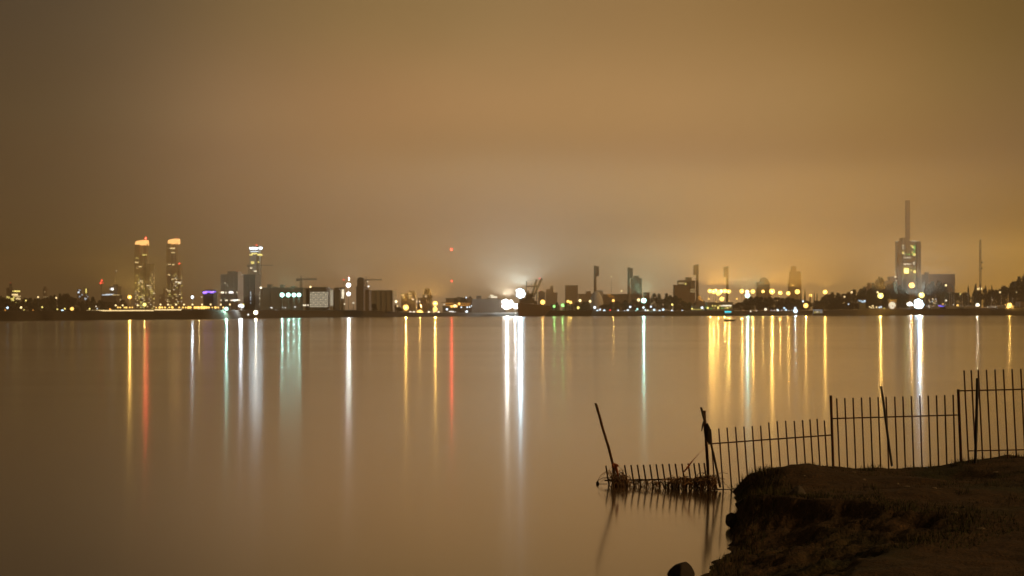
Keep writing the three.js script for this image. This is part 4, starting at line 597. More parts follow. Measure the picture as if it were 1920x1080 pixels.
// ------------------------------------------------------------------ trees on the far shore
const bark = surf(0.05, 0.04, 0.03);
const TREES = [];
{ // four crowns of leaf clumps round a few limbs, one metre tall, cloned at the size of each tree
  const shapes = [
    [[0, 0.62, 0, 0.34, 0.30], [-0.22, 0.5, 0.05, 0.24, 0.2], [0.22, 0.52, -0.05, 0.25, 0.22], [0.05, 0.82, 0, 0.2, 0.16], [-0.2, 0.24, 0.1, 0.22, 0.2], [0.2, 0.22, 0.1, 0.24, 0.2]],
    [[0, 0.55, 0, 0.42, 0.26], [-0.3, 0.62, 0, 0.22, 0.18], [0.3, 0.6, 0.05, 0.24, 0.2], [0.1, 0.8, 0, 0.26, 0.16], [-0.14, 0.82, 0, 0.2, 0.15], [0, 0.24, 0.1, 0.34, 0.2]],
    [[0, 0.45, 0, 0.2, 0.34], [0.02, 0.72, 0, 0.15, 0.26], [-0.06, 0.3, 0, 0.2, 0.2]],
    [[0, 0.68, 0, 0.46, 0.22], [-0.34, 0.55, 0, 0.24, 0.16], [0.36, 0.56, 0, 0.22, 0.16], [0, 0.86, 0, 0.24, 0.12], [-0.15, 0.25, 0.1, 0.3, 0.2], [0.24, 0.2, 0, 0.22, 0.18]],
  ];
  const greens = [surf(0.045, 0.05, 0.022, 0.9), surf(0.055, 0.05, 0.025, 0.9), surf(0.035, 0.045, 0.02, 0.9), surf(0.065, 0.055, 0.03, 0.9)];
  shapes.forEach((lobes, s) => {
    const r = rng(100 + s), tri = [];
    for (let k = 0; k < 760; k++) {
      const L = lobes[Math.floor(r() * lobes.length)], th = r() * 6.283, ph = Math.acos(2 * r() - 1), q = Math.pow(r(), 0.4) * (0.82 + 0.3 * r());
      const c = new THREE.Vector3(L[0] + L[3] * q * Math.sin(ph) * Math.cos(th), L[1] + L[4] * q * Math.cos(ph), L[2] + L[3] * q * Math.sin(ph) * Math.sin(th)), z = 0.02 + 0.05 * r();
      for (let t = 0; t < 2; t++) { const a = new THREE.Vector3(r() - 0.5, r() - 0.5, r() - 0.5).normalize(), b = new THREE.Vector3(r() - 0.5, r() - 0.5, r() - 0.5).cross(a).normalize(); tri.push(c.x + a.x * z, c.y + a.y * z, c.z + a.z * z, c.x - a.x * z * 0.5 + b.x * z, c.y - a.y * z * 0.5 + b.y * z, c.z - a.z * z * 0.5 + b.z * z, c.x - a.x * z * 0.5 - b.x * z, c.y - a.y * z * 0.5 - b.y * z, c.z - a.z * z * 0.5 - b.z * z); }
    }
    const g = new THREE.BufferGeometry(); g.setAttribute('position', new THREE.Float32BufferAttribute(tri, 3)); g.computeVertexNormals();
    const limbs = [bar(new THREE.Vector3(0, -0.05, 0), new THREE.Vector3(0.01, 0.5, 0), 0.03, 0.018, 6)];
    for (const L of lobes) limbs.push(bar(new THREE.Vector3(0, 0.25 + 0.1 * r(), 0), new THREE.Vector3(L[0], L[1], L[2]), 0.014, 0.006, 5));
    TREES.push([mergeGeometries(limbs), g, greens[s]]);
  });
}
const treeProto = TREES.map(([t, c, m], i) => { const o = new THREE.Group(); part(o, 'trunk', t, bark); part(o, 'crown', c, m); return o; });
function tree(kind, px, pyTop, d, wpx, label, group) {
  const o = treeProto[kind].clone(); o.name = numbered('tree'); const p = at(px, pyTop, d), y = bankY(px) - 0.2, h = Math.max(2, p.y - y);
  o.position.set(p.x, y, -d); const w = wpx / F * d; o.scale.set(w, h * 1.02, w); o.rotation.y = (px * 7.31) % 6.28; scene.add(o);
  return tag(o, label, 'tree', group);
}
// a stretch of trees: skyline control points [px, top], how many, distance, width of a crown in pixels
function wood(seed, line, n, d, w, label, group, kinds = [0, 1, 0, 3]) {
  const r = rng(seed), x0 = line[0][0], x1 = line[line.length - 1][0];
  for (let i = 0; i < n; i++) { const x = lerp(x0, x1, (i + 0.2 + 0.6 * r()) / n); tree(kinds[Math.floor(r() * kinds.length)], x, along(line, x) + 4 * r() - 1.5, d + 50 * r(), w * (0.75 + 0.5 * r()), n > 1 ? `${ORDINALS[i]} from the left: ${label}` : label, group); }
}
wood(1, [[-6, 553], [12, 557], [26, 566], [40, 560], [60, 556], [78, 562]], 9, 1100, 20, 'dim tree in the dark wood below the leftmost apartment block', 'trees at the far left');
wood(2, [[76, 563], [88, 556], [104, 552], [122, 549], [132, 554], [146, 560]], 9, 1150, 18, 'dark tree in the wood right of the slim tower', 'trees right of the slim tower');
wood(3, [[148, 566], [165, 560], [178, 552], [186, 560], [200, 566], [222, 562], [236, 560]], 8, 1250, 15, 'dark tree between the narrow tower and the skyscrapers', 'trees left of the skyscrapers');
wood(4, [[694, 572], [712, 566], [730, 568], [752, 577]], 6, 1075, 20, 'dark round tree below the ribbed storage shed', 'trees below the storage shed');
tree(3, 801, 540, 2000, 22, 'large rounded tree standing alone above the orange lamps');
wood(5, [[838, 566], [850, 559], [862, 556], [878, 553], [890, 560]], 8, 1290, 16, 'dark tree behind the orange canopy', 'trees behind the orange canopy');
wood(6, [[1030, 573], [1048, 562], [1062, 570], [1080, 568], [1096, 563], [1108, 570]], 7, 1280, 16, 'dark tree behind the moored barge', 'trees behind the barge');
wood(7, [[1092, 570], [1104, 562], [1116, 568], [1136, 570], [1160, 563], [1180, 560], [1200, 566], [1216, 562]], 10, 1300, 19, 'dark tree in the wood between the first two pylons', 'trees between the first two pylons');
wood(8, [[1212, 560], [1226, 550], [1240, 549], [1254, 551], [1266, 553], [1278, 562], [1300, 568], [1320, 568]], 11, 1310, 19, 'dark tree in the wood left of the third pylon', 'trees left of the third pylon');
wood(9, [[1372, 574], [1384, 566], [1400, 559], [1416, 553], [1440, 556], [1470, 556], [1500, 560], [1520, 562]], 15, 1265, 24, 'dark tree in the big wood under the sodium floodlights', 'trees under the sodium floodlights');
wood(10, [[1498, 556], [1508, 543], [1516, 552], [1530, 546], [1536, 556]], 5, 1300, 7, 'slim upright tree rising behind the sodium floodlight row', 'slim trees at the right end of the sodium row', [2]);
wood(11, [[1528, 566], [1545, 554], [1566, 546], [1580, 550], [1600, 542], [1618, 538], [1636, 541]], 11, 1250, 24, 'dark tree in the wood left of the kiosk', 'trees left of the kiosk');
tree(1, 1650, 519, 1300, 27, 'tall broad tree rising above all others left of the power station'); tree(0, 1638, 531, 1290, 20, 'tall tree on the left shoulder of the broadest tree');
wood(12, [[1628, 560], [1645, 546], [1660, 534], [1676, 529], [1690, 536], [1700, 548]], 8, 1270, 24, 'dark tree in front of the power station', 'trees in front of the power station');
wood(13, [[1734, 536], [1748, 527], [1762, 526], [1776, 532]], 4, 1340, 20, 'hazy tree in front of the turbine hall', 'trees before the turbine hall');
wood(14, [[1752, 556], [1768, 548], [1786, 545], [1800, 550], [1820, 546], [1846, 542], [1870, 543], [1884, 536], [1900, 535]], 15, 1260, 21, 'dark tree in the wood behind the laid up yachts', 'trees behind the yachts');
wood(15, [[1812, 538], [1822, 532], [1850, 534], [1866, 537]], 5, 1300, 11, 'thin wispy tree beside the lattice mast', 'wispy trees beside the lattice mast', [2, 0]);
wood(16, [[1892, 534], [1904, 524], [1916, 515], [1932, 512]], 5, 1250, 22, 'tall dark tree at the right edge', 'tall trees at the right edge');
wood(17, [[1534, 566], [1560, 569], [1600, 568], [1640, 573]], 8, 1222, 26, 'low dark bushy tree at the water below the kiosk', 'low trees below the kiosk', [1, 3]);

// ------------------------------------------------------------------ this bank
const EDGE = [[-25.6, 3.5], [-25.1, 3.3], [-23.5, 3.25], [-22.6, 3.28], [-21.9, 3.25], [-20, 2.72], [-16.84, 1.7], [-12, 0.8], [-8, -0.4], [0, -4], [14, -9]];
const table = (t, z) => { if (z <= t[0][0]) return t[0][1]; for (let i = 1; i < t.length; i++) if (z <= t[i][0]) return lerp(t[i - 1][1], t[i][1], (z - t[i - 1][0]) / (t[i][0] - t[i - 1][0])); return t[t.length - 1][1]; };
const edgeX = (z) => table(EDGE, z);
const SCARP = [[-20.6, 2.8], [-19.8, 3.3], [-18.6, 4.3], [-17.3, 4.9], [-16.4, 4.7], [-15.6, 4.1], [-14.8, 3.5], [-13.8, 2.9], [-12, 2.2], [-10, 0.6]];
const scarpX = (z) => z <= SCARP[0][0] || z >= -10 ? -9 : table(SCARP, z);
const bump = (x, z, cx, cz, rx, rz) => Math.exp(-(((x - cx) / rx) ** 2 + ((z - cz) / rz) ** 2));
function groundY(x, z) {
  const s = x - edgeX(z) + 0.16 * fbm(x * 1.3, z * 1.3, 3) + 0.09 * vnoise(z * 4.1, x * 3) + 0.05 * vnoise(z * 13, x * 9, 2), back = z + 25.75 + 0.25 * vnoise(x * 0.8, 4) - Math.max(0, 4.6 - x) * 0.5;
  let p = 0.36 + 0.018 * Math.max(0, x - 5) + 0.13 * sstep(x, 6.8, 8.4) + 0.24 * sstep(z, -23.5, -18) + 0.75 * sstep(z, -15, -5);
  p += 0.24 * bump(x, z, 4.6, -23.4, 0.75, 1.0) + 0.10 * bump(x, z, 6.0, -22.6, 0.5, 0.6) - 0.10 * bump(x, z, 6.9, -23.4, 0.7, 0.5) + 0.08 * bump(x, z, 5.4, -20, 0.9, 0.5);
  p += 0.055 * fbm(x * 0.9, z * 0.9, 7) + 0.035 * fbm(x * 3.1, z * 3.1, 1) + 0.016 * fbm(x * 9, z * 9, 5, 3);
  const sx = scarpX(z), e = edgeX(z), lump = 0.16 * fbm(x * 1.5, z * 1.5, 8) + 0.07 * fbm(x * 5, z * 5, 2) + 0.035 * vnoise(x * 13, z * 13, 6);
  const hollow = Math.max(0.04, p * 0.86 * Math.pow(clamp((x - e) / Math.max(0.6, sx - e), 0, 1.1), 1.15) - 0.04 + lump), m = sstep(x - sx + 0.42 * fbm(x * 1.7, z * 1.7, 4) + 0.16 * vnoise(x * 6, z * 6, 3), -0.16, 0.2);
  p = z < SCARP[0][0] ? p + 0.5 * lump * sstep(1.6 - (x - e), 0, 1.2) : lerp(hollow, p, m);
  const left = 1 - Math.pow(1 - clamp(s / lerp(0.62, 1.1, sstep(-z, 21.6, 23.5)), 0, 1), 2.2), rear = sstep(back, 0, 0.7), f = left * rear;
  return lerp(-0.7, p, f);
}
const soil = (() => {                                              // bare clay, dry grass, moss and grit: colour and relief in metres
  const n = 1024, c = new Uint8Array(n * n * 4), b = new Uint8Array(n * n * 4), size = 8;
  for (let j = 0; j < n; j++) for (let i = 0; i < n; i++) {
    const x = i / n * size, z = j / n * size, w = (u) => Math.min(u / size, 1) ;
    const blend = (f) => { const a = w(x), e = w(z); return lerp(lerp(f(x, z), f(x - size, z), a), lerp(f(x, z - size), f(x - size, z - size), a), e); };
    const patch = blend((u, v) => fbm(u * 0.9, v * 0.9, 20, 5)), grain = vnoise(x * 40, z * 40, 3), fine = vnoise(x * 110, z * 110, 7), grit = blend((u, v) => vnoise(u * 6, v * 6, 9));
    const green = sstep(patch, 0.05, 0.4), dry = sstep(-patch, 0.1, 0.5), k = (j * n + i) * 4;
    let r = lerp(88, 58, green), g = lerp(68, 62, green), bl = lerp(44, 30, green); r = lerp(r, 118, dry * 0.6); g = lerp(g, 92, dry * 0.6); bl = lerp(bl, 58, dry * 0.6);
    const t = 1 + 0.22 * grain + 0.18 * fine + 0.16 * grit, chip = fine > 0.86 && grain > 0.35 ? 1.7 : 1;
    c[k] = clamp(r * t * chip, 0, 255); c[k + 1] = clamp(g * t * chip, 0, 255); c[k + 2] = clamp(bl * t * chip, 0, 255); c[k + 3] = 255;
    b[k] = b[k + 1] = b[k + 2] = clamp(128 + 46 * grain + 40 * fine + 50 * grit, 0, 255); b[k + 3] = 255;
  }
  const mk = (d, s) => { const t = new THREE.DataTexture(d, n, n); t.wrapS = t.wrapT = THREE.RepeatWrapping; t.magFilter = t.minFilter = THREE.LinearFilter; if (s) t.colorSpace = THREE.SRGBColorSpace; t.repeat.set(1 / size, 1 / size); t.needsUpdate = true; return t; };
  return new THREE.MeshStandardMaterial({ color: new THREE.Color().setRGB(SOIL, SOIL, SOIL), map: mk(c, true), bumpMap: mk(b), bumpScale: 0.02, roughness: 0.95 });
})();
{
  const xs = [], zs = [], pos = [], uv = [], index = [];
  for (let x = -9; x < 1; x += 0.5) xs.push(x); for (let x = 1; x < 10; x += 0.055) xs.push(x); for (let x = 10; x <= 34; x += 0.6) xs.push(x);
  for (let z = -27.6; z < -10.5; z += 0.07) zs.push(z); for (let z = -10.5; z <= 14; z += 0.5) zs.push(z);
  for (const z of zs) for (const x of xs) { pos.push(x, groundY(x, z), z); uv.push(x, z); }
  const w = xs.length; for (let j = 0; j < zs.length - 1; j++) for (let i = 0; i < w - 1; i++) { const a = j * w + i; index.push(a, a + w, a + 1, a + 1, a + w, a + w + 1); }
  const g = new THREE.BufferGeometry(); g.setAttribute('position', new THREE.Float32BufferAttribute(pos, 3)); g.setAttribute('uv', new THREE.Float32BufferAttribute(uv, 2)); g.setIndex(index); g.computeVertexNormals();
  const m = shade(new THREE.Mesh(g, soil)); m.name = 'river_bank'; tag(m, 'bare earth bank of eroded clay and short grass in the foreground', null, null, 'structure'); scene.add(m);
}
{ // grass: short turf, thicker tufts along the broken edges
  const r = rng(9), blades = [[], [], []], mat = new THREE.Matrix4(), q = new THREE.Quaternion(), e = new THREE.Euler();
  const s = new THREE.Shape(); s.moveTo(-0.5, 0); s.quadraticCurveTo(-0.3, 0.6, 0.25, 1); s.quadraticCurveTo(0.1, 0.5, 0.5, 0); s.closePath();
  const blade = new THREE.ShapeGeometry(s, 3);
  const put = (x, z, h, w, k) => { const y = groundY(x, z); if (y < 0.03) return; q.setFromEuler(e.set((r() - 0.5) * 1.1, r() * 6.28, (r() - 0.5) * 1.1)); mat.compose(new THREE.Vector3(x, y - 0.01, z), q, new THREE.Vector3(w, h, w)); blades[k].push(mat.clone()); };
  for (let i = 0; i < 26000; i++) { const x = 2 + r() * 8.4, z = -25.6 + r() * 13, n = fbm(x * 0.8, z * 0.8, 31); if (n + 0.28 * r() > 0.16) put(x, z, 0.02 + 0.05 * r(), 0.006 + 0.006 * r(), n > 0.3 ? 1 : r() < 0.5 ? 0 : 2); }
  for (let i = 0; i < 5200; i++) { const z = -25.5 + r() * 9.5, x = edgeX(z) + 0.12 + Math.pow(r(), 2) * 0.8; put(x, z, 0.05 + 0.11 * r(), 0.008 + 0.006 * r(), i % 3); }
  for (let i = 0; i < 2600; i++) { const z = -20.2 + r() * 5.2, x = scarpX(z) + 0.15 + r() * 0.8; put(x, z, 0.02 + 0.06 * r(), 0.008 + 0.006 * r(), i % 3 ? 1 : 0); }
  for (let c = 0; c < 110; c++) {                                   // tufts along the lip, the fence foot and the hump
    const q = c % 3, z = q === 0 ? -20.3 + r() * 5.4 : q === 1 ? -25.3 + r() * 0.8 : -25 + r() * 9, x = q === 0 ? scarpX(z) + 0.1 + r() * 0.3 : q === 1 ? 3.8 + r() * 6.5 : 3.3 + r() * 6, n = 10 + r() * 26;
    for (let k = 0; k < n; k++) put(x + (r() - 0.5) * 0.22, z + (r() - 0.5) * 0.22, 0.05 + 0.09 * r(), 0.007 + 0.006 * r(), c % 5 === 0 ? 2 : k % 2);
  }
  [[0.042, 0.036, 0.014], [0.038, 0.046, 0.013], [0.075, 0.055, 0.026]].forEach((c, k) => {
    const im = new THREE.InstancedMesh(blade, new THREE.MeshStandardMaterial({ color: new THREE.Color().setRGB(...c), roughness: 0.9, side: THREE.DoubleSide }), blades[k].length);
    blades[k].forEach((m, i) => im.setMatrixAt(i, m)); im.name = numbered('grass'); shade(im); tag(im, ['short brown green grass scattered over the bank', 'thicker green grass on the crumbling edges', 'dry straw coloured grass stalks on the bank'][k], null, null, 'stuff'); scene.add(im);
  });
}
// stones
function rock(name, label, x, y, z, sx, sy, sz, seed, m, group) {   // a broken stone: facets cut off a lump
  const g = new THREE.IcosahedronGeometry(1, 5), p = g.attributes.position, v = new THREE.Vector3(), r = rng(400 + seed), cuts = [];
  for (let k = 0; k < 13; k++) cuts.push([new THREE.Vector3(r() * 2 - 1, r() * 2 - 1, r() * 2 - 1).normalize(), 0.62 + 0.3 * r()]);
  for (let i = 0; i < p.count; i++) {
    v.fromBufferAttribute(p, i); const n = v.clone();
    for (const [q, d] of cuts) { const e = v.dot(q) - d; if (e > 0) v.addScaledVector(q, -e); }
    v.multiplyScalar(1 + 0.05 * fbm(n.x * 4 + seed, n.y * 4, n.z * 4) + 0.025 * vnoise(n.x * 14, n.y * 14 + seed, n.z * 14)); p.setXYZ(i, v.x * sx * 1.2, v.y * sy * 1.2, v.z * sz * 1.2);
  }
  g.computeVertexNormals(); const o = shade(new THREE.Mesh(g, m)); o.name = numbered(name); o.position.set(x, y, z); scene.add(o); return tag(o, label, 'rock', group);
}
const stone = surf(0.026, 0.022, 0.018, 0.9), paleStone = surf(0.2, 0.17, 0.13, 0.9);
rock('boulder', 'dark pointed boulder standing in the water at the bottom edge', 1.93, -0.035, -16.9, 0.145, 0.165, 0.15, 3, stone);
rock('rock', 'dark stone jutting from the bank edge above the water, upper of two', 3.42, 0.17, -21.7, 0.13, 0.11, 0.16, 8, stone);
rock('rock', 'dark stone jutting from the bank edge above the water, lower of two', 3.06, 0.11, -20.6, 0.10, 0.09, 0.12, 12, stone);
rock('rock', 'grey rounded stone half buried in the dark bank face', 3.9, 0.42, -20.3, 0.12, 0.17, 0.12, 21, surf(0.07, 0.062, 0.052, 0.9));
[[1508, 893], [1600, 886], [1700, 913], [1683, 908], [1752, 916], [1868, 886], [1620, 900], [1790, 962], [1840, 992], [1758, 952]].forEach(([px, py], i) => {
  let d = 14; for (; d < 25.5; d += 0.02) { const p = at(px, py, d); if (groundY(p.x, p.z) >= p.y) break; }
  const p = at(px, py, d); rock('pebble', 'small pale pebble lying loose on the bare earth of the bank', p.x, p.y + 0.005, p.z, 0.022 + 0.012 * (i % 3), 0.013, 0.018, i, paleStone, 'pebbles on the bank');
});

// ------------------------------------------------------------------ the broken iron fence
const rust = (() => {
  const n = 128, c = new Uint8Array(n * n * 4);
  for (let j = 0; j < n; j++) for (let i = 0; i < n; i++) { const t = fbm(i * 0.12, j * 0.06, 2), f = vnoise(i * 0.8, j * 0.8, 4), k = (j * n + i) * 4, p = sstep(t, -0.1, 0.35); c[k] = lerp(58, 104, p) * (1 + 0.2 * f); c[k + 1] = lerp(42, 48, p) * (1 + 0.2 * f); c[k + 2] = lerp(36, 26, p) * (1 + 0.2 * f); c[k + 3] = 255; }
  const t = new THREE.DataTexture(c, n, n); t.wrapS = t.wrapT = THREE.RepeatWrapping; t.magFilter = t.minFilter = THREE.LinearFilter; t.colorSpace = THREE.SRGBColorSpace; t.repeat.set(1, 6); t.needsUpdate = true;
  return new THREE.MeshStandardMaterial({ map: t, roughness: 0.75, metalness: 0.15 });
})();
const wood_ = (() => {
  const n = 128, c = new Uint8Array(n * n * 4);
  for (let j = 0; j < n; j++) for (let i = 0; i < n; i++) { const t = fbm(i * 0.25, j * 0.02, 6), k = (j * n + i) * 4, f = 1 + 0.5 * t + 0.12 * vnoise(i * 0.9, j * 0.2, 3); c[k] = clamp(86 * f, 0, 255); c[k + 1] = clamp(58 * f, 0, 255); c[k + 2] = clamp(36 * f, 0, 255); c[k + 3] = 255; }
  const t = new THREE.DataTexture(c, n, n); t.wrapS = t.wrapT = THREE.RepeatWrapping; t.magFilter = t.minFilter = THREE.LinearFilter; t.colorSpace = THREE.SRGBColorSpace; t.needsUpdate = true;
  return new THREE.MeshStandardMaterial({ map: t, roughness: 0.85 });
})();
const FD = 25.1;
function pxBar(o, name, x0, y0, x1, y1, d0, d1, w, m, seg = 8) { return part(o, name, local(bar(at(x0, y0, d0), at(x1, y1, d1), w / 2 / F * d0, w / 2 / F * d1, seg), o), m); }
function fence(label, x, d) { return thing('fence_panel', label, 'fence', new THREE.Vector3(at(x, 900, d).x, 0, -d)); }
{ // sunk panel, standing in the water up to its rail
  const o = fence('sunken fence panel with short pickets standing in the water', 1230, 25.5);
  const tops = [[1136, 757], [1148, 754], [1171.2, 751], [1183, 749.5], [1195, 747], [1206.4, 746], [1218.4, 744], [1230.2, 742], [1242, 740], [1254.3, 738], [1266.2, 736.5], [1278.5, 735.5], [1290.3, 733], [1300.9, 731], [1310.2, 729.5], [1320.2, 728]];
  tops.forEach(([x, yz], i) => { const y = 740 + yz / 5.685, d = lerp(25.75, 25.15, i / 15), l = lerp(0.16, 0.14, i / 15), drop = 56; pxBar(o, 'picket', x, y, x + drop * l, y + drop, d, d, 3.3, rust, 6); });
  pxBar(o, 'rail', 1133.5, 900.8, 1262, 898.6, 25.72, 25.4, 2.8, rust, 6); pxBar(o, 'rail', 1262, 898.6, 1326, 897.6, 25.4, 25.1, 2.8, rust, 6);
}
{ // panel running from the water up to the hump
  const o = fence('fence panel rising from the water to the top of the bank', 1440, FD), X = [183, 271, 360, 449, 538, 627, 716, 803, 893, 983, 1075, 1163, 1242, 1318, 1396], Y = [365, 360, 350, 343, 340, 335, 330, 295, 283, 277, 280, 270, 263, 258, 275];
  X.forEach((xz, i) => { const x = 1300 + xz / 5.683, y = 740 + Y[i] / 5.683, y1 = i < 3 ? 932 : 922, l = lerp(0.076, 0.062, i / 14); pxBar(o, 'picket', x, y, x + (y1 - y) * l, y1, FD, FD, 3.0, rust, 6); });
  pxBar(o, 'rail', 1328, 832.4, 1440, 824.2, FD - 0.03, FD - 0.03, 2.9, rust, 6); pxBar(o, 'rail', 1440, 824.2, 1560, 815.6, FD - 0.03, FD - 0.03, 2.9, rust, 6); pxBar(o, 'rail', 1332, 917.2, 1392, 918.4, FD - 0.03, FD - 0.03, 2, rust, 6);
  pxBar(o, 'post', 1557.8, 741.5, 1562.6, 884, FD, FD, 5, rust, 10);
}
{ // middle panel
  const o = fence('fence panel between two stout posts on top of the bank', 1680, FD - 0.02), X = [145, 222, 300, 380, 460, 537, 613, 695, 772, 852, 932, 1012, 1090, 1168, 1248];
  X.forEach((xz, i) => { const x = 1540 + xz / 5.05, y = 700 + lerp(236, 204, i / 14) / 5.05, y1 = 890, l = lerp(0.042, 0.03, i / 14); pxBar(o, 'picket', x, y, x + (y1 - y) * l, y1, FD, FD, 3.0, rust, 6); });
  pxBar(o, 'rail', 1560, 784.8, 1799, 778, FD - 0.03, FD - 0.03, 2.8, rust, 6); pxBar(o, 'post', 1796.6, 730, 1802.4, 872, FD - 0.1, FD - 0.1, 5.2, rust, 10);
}
{ // right panel
  const d = 24.8, o = fence('tall fence panel with upper and lower rail at the right edge', 1870, d), X = [1807.6, 1821, 1834.2, 1849.6, 1865.5, 1881.4, 1897.6, 1914, 1930, 1946];
  X.forEach((x, i) => { const y = 694.5 - i * 0.4, l = 0.05; pxBar(o, 'picket', x, y, x + (880 - y) * l, 880, d, d, 3.0, rust, 6); });
  pxBar(o, 'rail', 1799, 732.8, 1955, 729, d - 0.03, d - 0.03, 2.9, rust, 6); pxBar(o, 'rail', 1814.5, 845.4, 1955, 842.6, d - 0.03, d - 0.03, 2.5, rust, 6);
}
function stake(name, label, cat, pts, d, w, m) {                   // a bent pole through image points
  const o = thing(name, label, cat, at(pts[pts.length - 1][0], pts[pts.length - 1][1], d)), c = new THREE.CatmullRomCurve3(pts.map(([x, y, dz = 0]) => at(x, y, d + dz).sub(o.position)));
  const g = new THREE.TubeGeometry(c, 24, w / 2 / F * d, 9), p = g.attributes.position, r = w / 2 / F * d;
  for (let i = 0; i < p.count; i++) { const u = Math.floor(i / 10) / 24, q = c.getPointAt(clamp(u, 0, 1)), k = 1 + 0.16 * vnoise(p.getX(i) * 30, p.getY(i) * 14, p.getZ(i) * 30); p.setXYZ(i, q.x + (p.getX(i) - q.x) * k, q.y + (p.getY(i) - q.y) * k, q.z + (p.getZ(i) - q.z) * k); }
  g.computeVertexNormals(); part(o, 'shaft', g, m);
  for (const [x, y] of [pts[0]]) { const e = part(o, 'cut_end', new THREE.SphereGeometry(r * 1.02, 9, 6), m); e.position.copy(at(x, y, d).sub(o.position)); e.scale.y = 0.5; }
  return o;
}
stake('wooden_pole', 'leaning wooden pole standing in the water at the left end of the fence', 'pole', [[1117, 757], [1123.5, 778], [1130, 803], [1139, 832], [1146, 858], [1152, 885], [1158, 925]], 25.7, 5, wood_);
stake('wooden_stake', 'upright wooden post where the sunken panel meets the rising one', 'post', [[1320.8, 771], [1322, 800], [1324.5, 835], [1327, 875], [1329.5, 930]], 25.05, 5.6, wood_);
stake('slanting_stake', 'slanting wooden stake crossing the upright post', 'post', [[1314.6, 764.5], [1320, 785], [1330, 820], [1340, 862], [1350.5, 914]], 24.98, 4.4, surf(0.05, 0.035, 0.025, 0.85));
stake('leaning_bar', 'dark bar leaning against the middle fence panel', 'bar', [[1651.6, 724.8], [1657, 757], [1663, 806], [1672.5, 874]], 24.98, 4.6, surf(0.035, 0.03, 0.028, 0.6));
stake('black_post', 'black post standing in front of the right fence panel', 'post', [[1832.5, 710], [1831.6, 760], [1830, 815], [1828.6, 876]], 24.6, 5.6, surf(0.02, 0.02, 0.022, 0.6));
{ // rags and strap
  const strip = (pts, w, m, o, name) => { const pos = [], idx = []; pts.forEach(([x, y, dz, k], i) => { const p = at(x, y, 25 + dz).sub(o.position), h = w * k / F * 25; pos.push(p.x - h * 0.55, p.y - h * 0.6, p.z, p.x + h * 0.55, p.y + h * 0.6, p.z + 0.02, p.x + h * 0.35, p.y - h * 0.3, p.z - 0.012); if (i) { const a = (i - 1) * 3; for (let k = 0; k < 3; k++) { const b = a + k, c = a + (k + 1) % 3; idx.push(b, c, b + 3, c, c + 3, b + 3); } } }); const g = new THREE.BufferGeometry(); g.setAttribute('position', new THREE.Float32BufferAttribute(pos, 3)); g.setIndex(idx); g.computeVertexNormals(); return part(o, name, g, m); };
  const cloth = surf(0.42, 0.13, 0.05, 0.9), rag = surf(0.08, 0.055, 0.035, 0.95);
  const s = thing('orange_strap', 'reddish strap stretched down from the upright post to the sunken pickets', 'strap', at(1300, 860, 25)); strip([[1323, 837, 0, 0.8], [1312, 848, 0, 0.9], [1300, 861, 0.02, 1.4], [1293, 869, 0.03, 3], [1288, 876, 0.05, 3.6], [1281, 886, 0.1, 1.2]], 2.2, cloth, s, 'band');
  const t = thing('tied_rag', 'dark rag hanging from the top of the upright post', 'rag', at(1318, 798, 24.9)); strip([[1320.5, 787, -0.12, 2], [1318.5, 794, -0.12, 2.4], [1317, 802, -0.12, 1.6], [1315.5, 808, -0.12, 1]], 2, rag, t, 'cloth');
  const u = thing('tied_cloth', 'dark cloth wound round the crossing of post and stake', 'rag', at(1328, 815, 24.9)); strip([[1323, 796, -0.1, 3], [1326, 806, -0.12, 4.4], [1329, 818, -0.12, 4.6], [1331, 829, -0.1, 2.4]], 2, surf(0.03, 0.025, 0.025, 0.95), u, 'cloth');
  const w = thing('orange_cloth', 'orange cloth knotted round the foot of the leaning wooden pole', 'cloth', at(1153, 873, 25.6));
  const k = new THREE.TorusKnotGeometry(0.026, 0.014, 48, 7, 2, 3); k.scale(1.25, 0.85, 1); part(w, 'knot', k, cloth);
  strip([[1154, 873, -0.1, 1.2], [1156, 880, -0.12, 1.8], [1158, 888, -0.1, 1.4], [1159, 895, -0.1, 0.8]], 2, cloth, w, 'tail'); 
}
function reeds(seed, label, list) {                                // flotsam of dry stems caught in the fence
  const r = rng(seed), a = [], b = [];
  for (const [x0, x1, yTop, n, lean] of list) for (let i = 0; i < n; i++) {
    const x = lerp(x0, x1, r()), d = lerp(25.75, 25.05, clamp((x - 1136) / 190, 0, 1)) + (r() - 0.6) * 0.35, y0 = 914 - 6 * r(), h = (y0 - yTop) * (0.35 + 0.75 * r()), dx = (r() - 0.5 + lean) * 42 * (0.4 + r());
    const c = new THREE.QuadraticBezierCurve3(at(x - dx * 0.2, y0 + 5, d), at(x + dx * 0.25, y0 - h * 1.15, d + (r() - 0.5) * 0.2), at(x + dx, y0 - h * (0.1 + 0.8 * r()), d + (r() - 0.5) * 0.3));
    (r() < 0.4 ? a : b).push(new THREE.TubeGeometry(c, 6, 0.003 + 0.004 * r(), 4));
  }
  [[a, surf(0.30, 0.18, 0.09, 0.9)], [b, surf(0.13, 0.085, 0.05, 0.9)]].forEach(([g, m], i) => { const o = shade(new THREE.Mesh(mergeGeometries(g), m)); o.name = numbered('dry_reeds'); scene.add(o); tag(o, label[i], null, null, 'stuff'); });
}
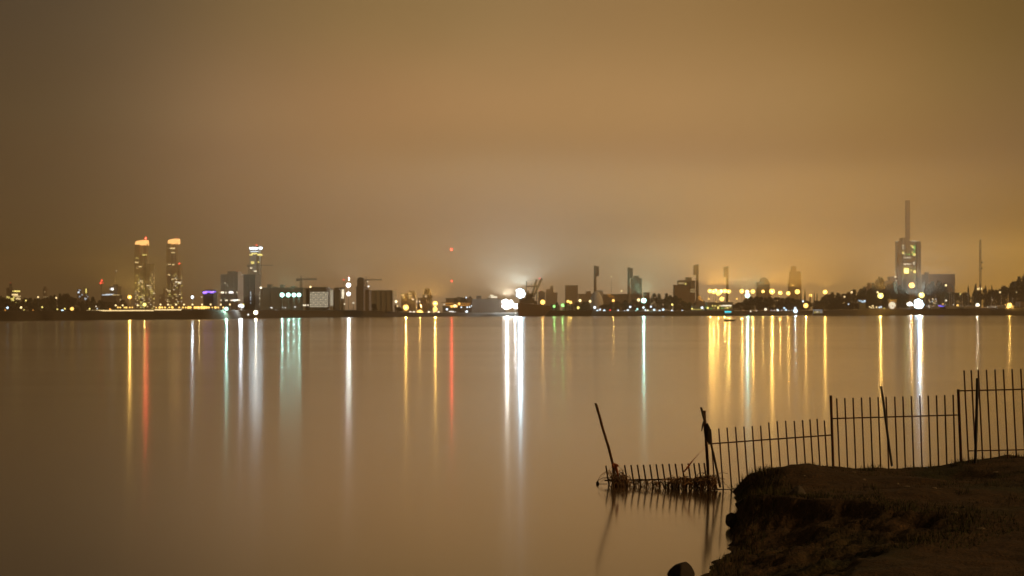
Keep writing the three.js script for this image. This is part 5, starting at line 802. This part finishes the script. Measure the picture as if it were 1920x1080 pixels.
reeds(51, ['pale dry reed stems heaped against the foot of the leaning pole', 'dark wet reed stems heaped against the foot of the leaning pole'], [[1146, 1176, 872, 70, -0.05], [1148, 1163, 880, 34, 0.1], [1165, 1200, 893, 34, 0.1]]);
reeds(52, ['pale dry reed stems caught in the right half of the sunken panel', 'dark wet reed stems caught in the right half of the sunken panel'], [[1200, 1256, 896, 50, 0], [1252, 1344, 888, 200, 0.05], [1300, 1338, 882, 70, 0.1]]);
{ // float at the left end
  const p = at(1120.5, 908.5, 25.9), o = thing('float', 'small dark float drifting left of the sunken fence panel', 'float', new THREE.Vector3(p.x, 0, p.z));
  const g = new THREE.SphereGeometry(0.028, 14, 10); g.scale(1, 1.05, 1); g.translate(0, 0.012, 0); part(o, 'body', g, surf(0.03, 0.02, 0.016, 0.5)); const n = new THREE.CylinderGeometry(0.008, 0.012, 0.03, 8); n.translate(0.004, 0.045, 0); part(o, 'neck', n, surf(0.03, 0.02, 0.016, 0.5));
  part(o, 'cord', bar(new THREE.Vector3(0.02, 0.006, 0), new THREE.Vector3(0.17, 0.006, 0), 0.003, 0.003, 5), surf(0.05, 0.04, 0.03));
}
{ // twigs reaching out over the water from the edge of the bank
  const r = rng(71), o = thing('thorn_bush', 'bare thin twigs reaching out over the water from the bank edge', 'bush', at(1386, 925, 24.8)), list = [];
  for (let i = 0; i < 26; i++) { const a = at(1388 + r() * 8, 915 + r() * 45, 24.4 + r() * 0.5), L = 10 + 26 * r(), b = at(1388 - L + r() * 6, 905 + r() * 52, 24.4 + r() * 0.5), m = a.clone().lerp(b, 0.55).add(new THREE.Vector3(0, 0.04 * (r() - 0.3), 0)); list.push(new THREE.TubeGeometry(new THREE.QuadraticBezierCurve3(a, m, b), 5, 0.0028, 4)); for (let k = 0; k < 2; k++) list.push(bar(m, m.clone().add(new THREE.Vector3(-0.08 * r(), 0.14 * (r() - 0.5), 0.05 * (r() - 0.5))), 0.002, 0.001, 4)); }
  part(o, 'twig_tangle', local(mergeGeometries(list.map((g) => g.index ? g : g)), o), surf(0.05, 0.035, 0.02));
}
renderer.render(scene, camera);
